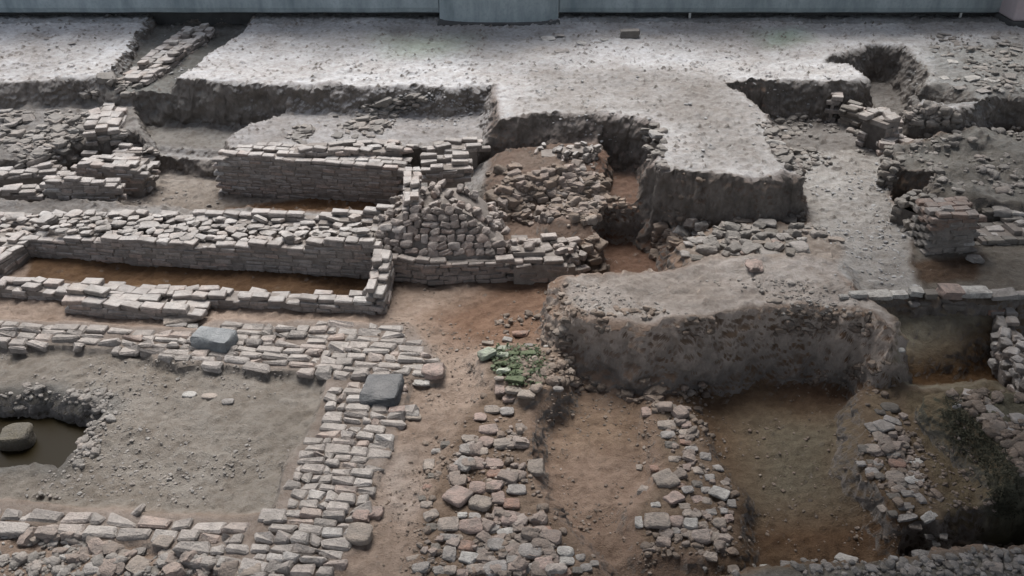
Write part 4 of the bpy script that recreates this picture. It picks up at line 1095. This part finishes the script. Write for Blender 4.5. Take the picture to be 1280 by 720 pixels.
# ------------------------------------------------------------------ uncountable rubble and gravel
def in_poly(poly, n):
    a = np.array(poly, float)
    out = []
    x0, y0 = a.min(0); x1, y1 = a.max(0)
    while len(out) < n:
        q = np.stack([rng.uniform(x0, x1, n), rng.uniform(y0, y1, n)], -1)
        out += list(q[sdist(a, q[:, 0], q[:, 1]) > 0])
    return np.array(out[:n])

def scatter(S, poly, n, size, style='pebble', flat=0.6):
    q = in_poly(poly, n * 2)
    p = hit(q[:, 0], q[:, 1])
    clump = fbm(p[:, 0] + 5, p[:, 1] + 2, 1.5, 3) + rng.normal(0, 0.12, len(p))
    for x, y, z in p[np.argsort(-clump)[:n]]:
        s = size * min(math.exp(random.gauss(-0.1, 0.55)), 2.4)
        S.add((x, y, z + s * flat * 0.2), (s * random.uniform(.8, 1.3), s * random.uniform(.7, 1.1), s * flat * random.uniform(.7, 1.3)), random.gauss(0, .5) if style == 'block' else random.uniform(0, 6.28), random.gauss(0, .18), random.gauss(0, .18), style)

def stuff(name, mat, rows):
    S = Stones()
    for poly, n, size, style, flat in rows: scatter(S, poly, n, size, style, flat)
    return tag(link(name, S.mesh(name, MAT[mat])), kind='stuff')
stuff('rubble', 'frag', [([(108, 99), (178, 99), (168, 125), (102, 124)], 36, 0.075, 'block', 0.45), ([(0, 140), (110, 140), (200, 190), (180, 215), (60, 225), (0, 255)], 430, 0.058, 'block', 0.4), ([(365, 160), (430, 140), (525, 120), (532, 128), (480, 165), (440, 190), (340, 196)], 200, 0.06, 'block', 0.4),
    ([(940, 150), (1090, 140), (1090, 190), (1010, 215), (985, 190)], 200, 0.042, 'pebble', 0.5), ([(1130, 135), (1180, 130), (1220, 158), (1135, 162)], 160, 0.045, 'pebble', 0.6), ([(1120, 172), (1280, 160), (1280, 245), (1170, 240)], 200, 0.035, 'pebble', 0.5),
    ([(1160, 40), (1280, 40), (1280, 130), (1165, 120)], 240, 0.036, 'pebble', 0.4), ([(835, 292), (900, 275), (1000, 268), (1045, 298), (960, 316), (855, 335)], 190, 0.05, 'block', 0.6), ([(960, 160), (1000, 205), (1012, 235), (985, 215), (950, 165)], 60, 0.06, 'block', 0.5),
    ([(800, 150), (828, 150), (832, 210), (812, 205)], 50, 0.05, 'block', 0.5), ([(0, 655), (240, 695), (330, 720), (0, 720)], 260, 0.028, 'pebble', 0.6), ([(880, 710), (1280, 680), (1280, 720), (880, 720)], 300, 0.02, 'pebble', 0.6),
    ([(0, 480), (140, 490), (130, 515), (0, 518)], 240, 0.026, 'pebble', 0.6), ([(95, 590), (70, 560), (130, 510), (150, 510), (120, 570)], 120, 0.024, 'pebble', 0.6)])
stuff('rubble', 'fragtan', [([(612, 192), (742, 205), (752, 262), (700, 282), (648, 280), (622, 250)], 330, 0.048, 'block', 0.7), ([(575, 545), (605, 500), (650, 495), (660, 560), (662, 635), (735, 720), (520, 720), (535, 640), (562, 600)], 190, 0.036, 'block', 0.6), ([(828, 510), (860, 510), (920, 620), (912, 690), (805, 690), (842, 600)], 80, 0.034, 'block', 0.6), ([(1095, 495), (1125, 495), (1160, 620), (1130, 640), (1085, 570)], 40, 0.036, 'block', 0.6), ([(0, 660), (130, 676), (240, 700), (330, 720), (150, 720), (60, 690)], 110, 0.04, 'block', 0.6)])
stuff('rubble', 'fragbrown', [([(620, 205), (745, 215), (800, 270), (700, 285), (640, 255)], 330, 0.045, 'block', 0.7), ([(600, 195), (640, 190), (660, 285), (620, 270)], 90, 0.05, 'block', 0.6), ([(535, 520), (600, 490), (670, 500), (670, 600), (740, 720), (515, 720)], 330, 0.02, 'pebble', 0.6),
    ([(825, 500), (870, 500), (925, 620), (915, 695), (800, 695), (835, 600)], 260, 0.02, 'pebble', 0.6), ([(1080, 490), (1130, 490), (1180, 640), (1130, 650), (1075, 590)], 180, 0.022, 'pebble', 0.6), ([(620, 400), (710, 350), (715, 480), (660, 490)], 320, 0.03, 'pebble', 0.6),
    ([(1180, 490), (1280, 490), (1280, 600), (1240, 540)], 160, 0.04, 'pebble', 0.6), ([(730, 300), (745, 290), (760, 345), (735, 345)], 40, 0.045, 'block', 0.6), ([(820, 290), (850, 290), (835, 350), (815, 350)], 60, 0.045, 'block', 0.6), ([(830, 220), (1000, 220), (1010, 268), (830, 285)], 60, 0.025, 'pebble', 0.7),
    ([(770, 470), (830, 480), (830, 520), (770, 495)], 60, 0.035, 'block', 0.6), ([(705, 385), (1090, 392), (1085, 420), (800, 425), (715, 410)], 260, 0.026, 'pebble', 0.6), ([(700, 470), (830, 485), (1110, 455), (1110, 470), (840, 500), (690, 485)], 160, 0.025, 'pebble', 0.6)])
stuff('gravel', 'fragpale', [([(0, 26), (1270, 26), (1000, 205), (830, 205), (620, 140), (618, 104), (0, 98)], 900, 0.015, 'pebble', 0.4), ([(1000, 190), (1100, 200), (1150, 360), (1040, 350)], 420, 0.014, 'pebble', 0.5), ([(500, 118), (615, 112), (615, 175), (480, 175)], 200, 0.015, 'pebble', 0.5)])
stuff('gravel', 'frag', [([(0, 430), (410, 465), (340, 640), (0, 620)], 1500, 0.0095, 'pebble', 0.5), ([(710, 350), (1060, 350), (1090, 395), (720, 395)], 500, 0.012, 'pebble', 0.5), ([(0, 690), (260, 720), (0, 720)], 250, 0.014, 'pebble', 0.5), ([(150, 232), (280, 232), (280, 262), (150, 262)], 120, 0.012, 'pebble', 0.5)])
stuff('gravel', 'fragbrown', [([(470, 360), (700, 360), (600, 720), (420, 720)], 1700, 0.0095, 'pebble', 0.5), ([(660, 490), (830, 490), (820, 720), (730, 720)], 500, 0.0095, 'pebble', 0.5), ([(840, 480), (1110, 470), (1130, 690), (900, 690)], 600, 0.0095, 'pebble', 0.5), ([(1105, 500), (1190, 495), (1250, 640), (1150, 640)], 300, 0.012, 'pebble', 0.5)])
for o in STONES:
    if '_' in o: del o['_']

# dark weeds hanging on the bank
def weeds(name, label, poly, n, leaf, mat, cat):
    q = in_poly(poly, n); p = hit(q[:, 0], q[:, 1])
    V, F = [], []
    for x, y, z in p:
        yaw = random.uniform(0, 6.28); ln = leaf * random.uniform(.5, 1.7); w = ln * 0.25
        tx, ty = math.cos(yaw), math.sin(yaw)
        lift = random.uniform(-0.3, 0.8) * ln
        b = len(V)
        z += random.uniform(0, 0.03)
        V += [(x, y, z), (x + tx * ln * .5 - ty * w, y + ty * ln * .5 + tx * w, z + lift), (x + tx * ln, y + ty * ln, z + lift * .8), (x + tx * ln * .5 + ty * w, y + ty * ln * .5 - tx * w, z + lift)]
        F.append((b, b + 1, b + 2, b + 3))
    c = p.mean(0)
    me = mesh_np(name, np.array(V) - c, [np.array(F)], MAT[mat])
    o = link(name, me); o.location = c
    return tag(o, label, cat)
weeds('weed_patch', 'dark weeds hanging over the face of the bank below the heavy rubble wall', [(1178, 498), (1200, 500), (1245, 545), (1275, 600), (1280, 650), (1240, 650), (1230, 590), (1195, 570), (1172, 530)], 1700, 0.03, 'weed', 'weeds')
weeds('weed_patch', 'small dark green leafy weed growing between the mossy stones of the heap', [(612, 440), (640, 430), (676, 434), (688, 468), (670, 484), (640, 484), (618, 468)], 620, 0.04, 'leaf', 'weeds')
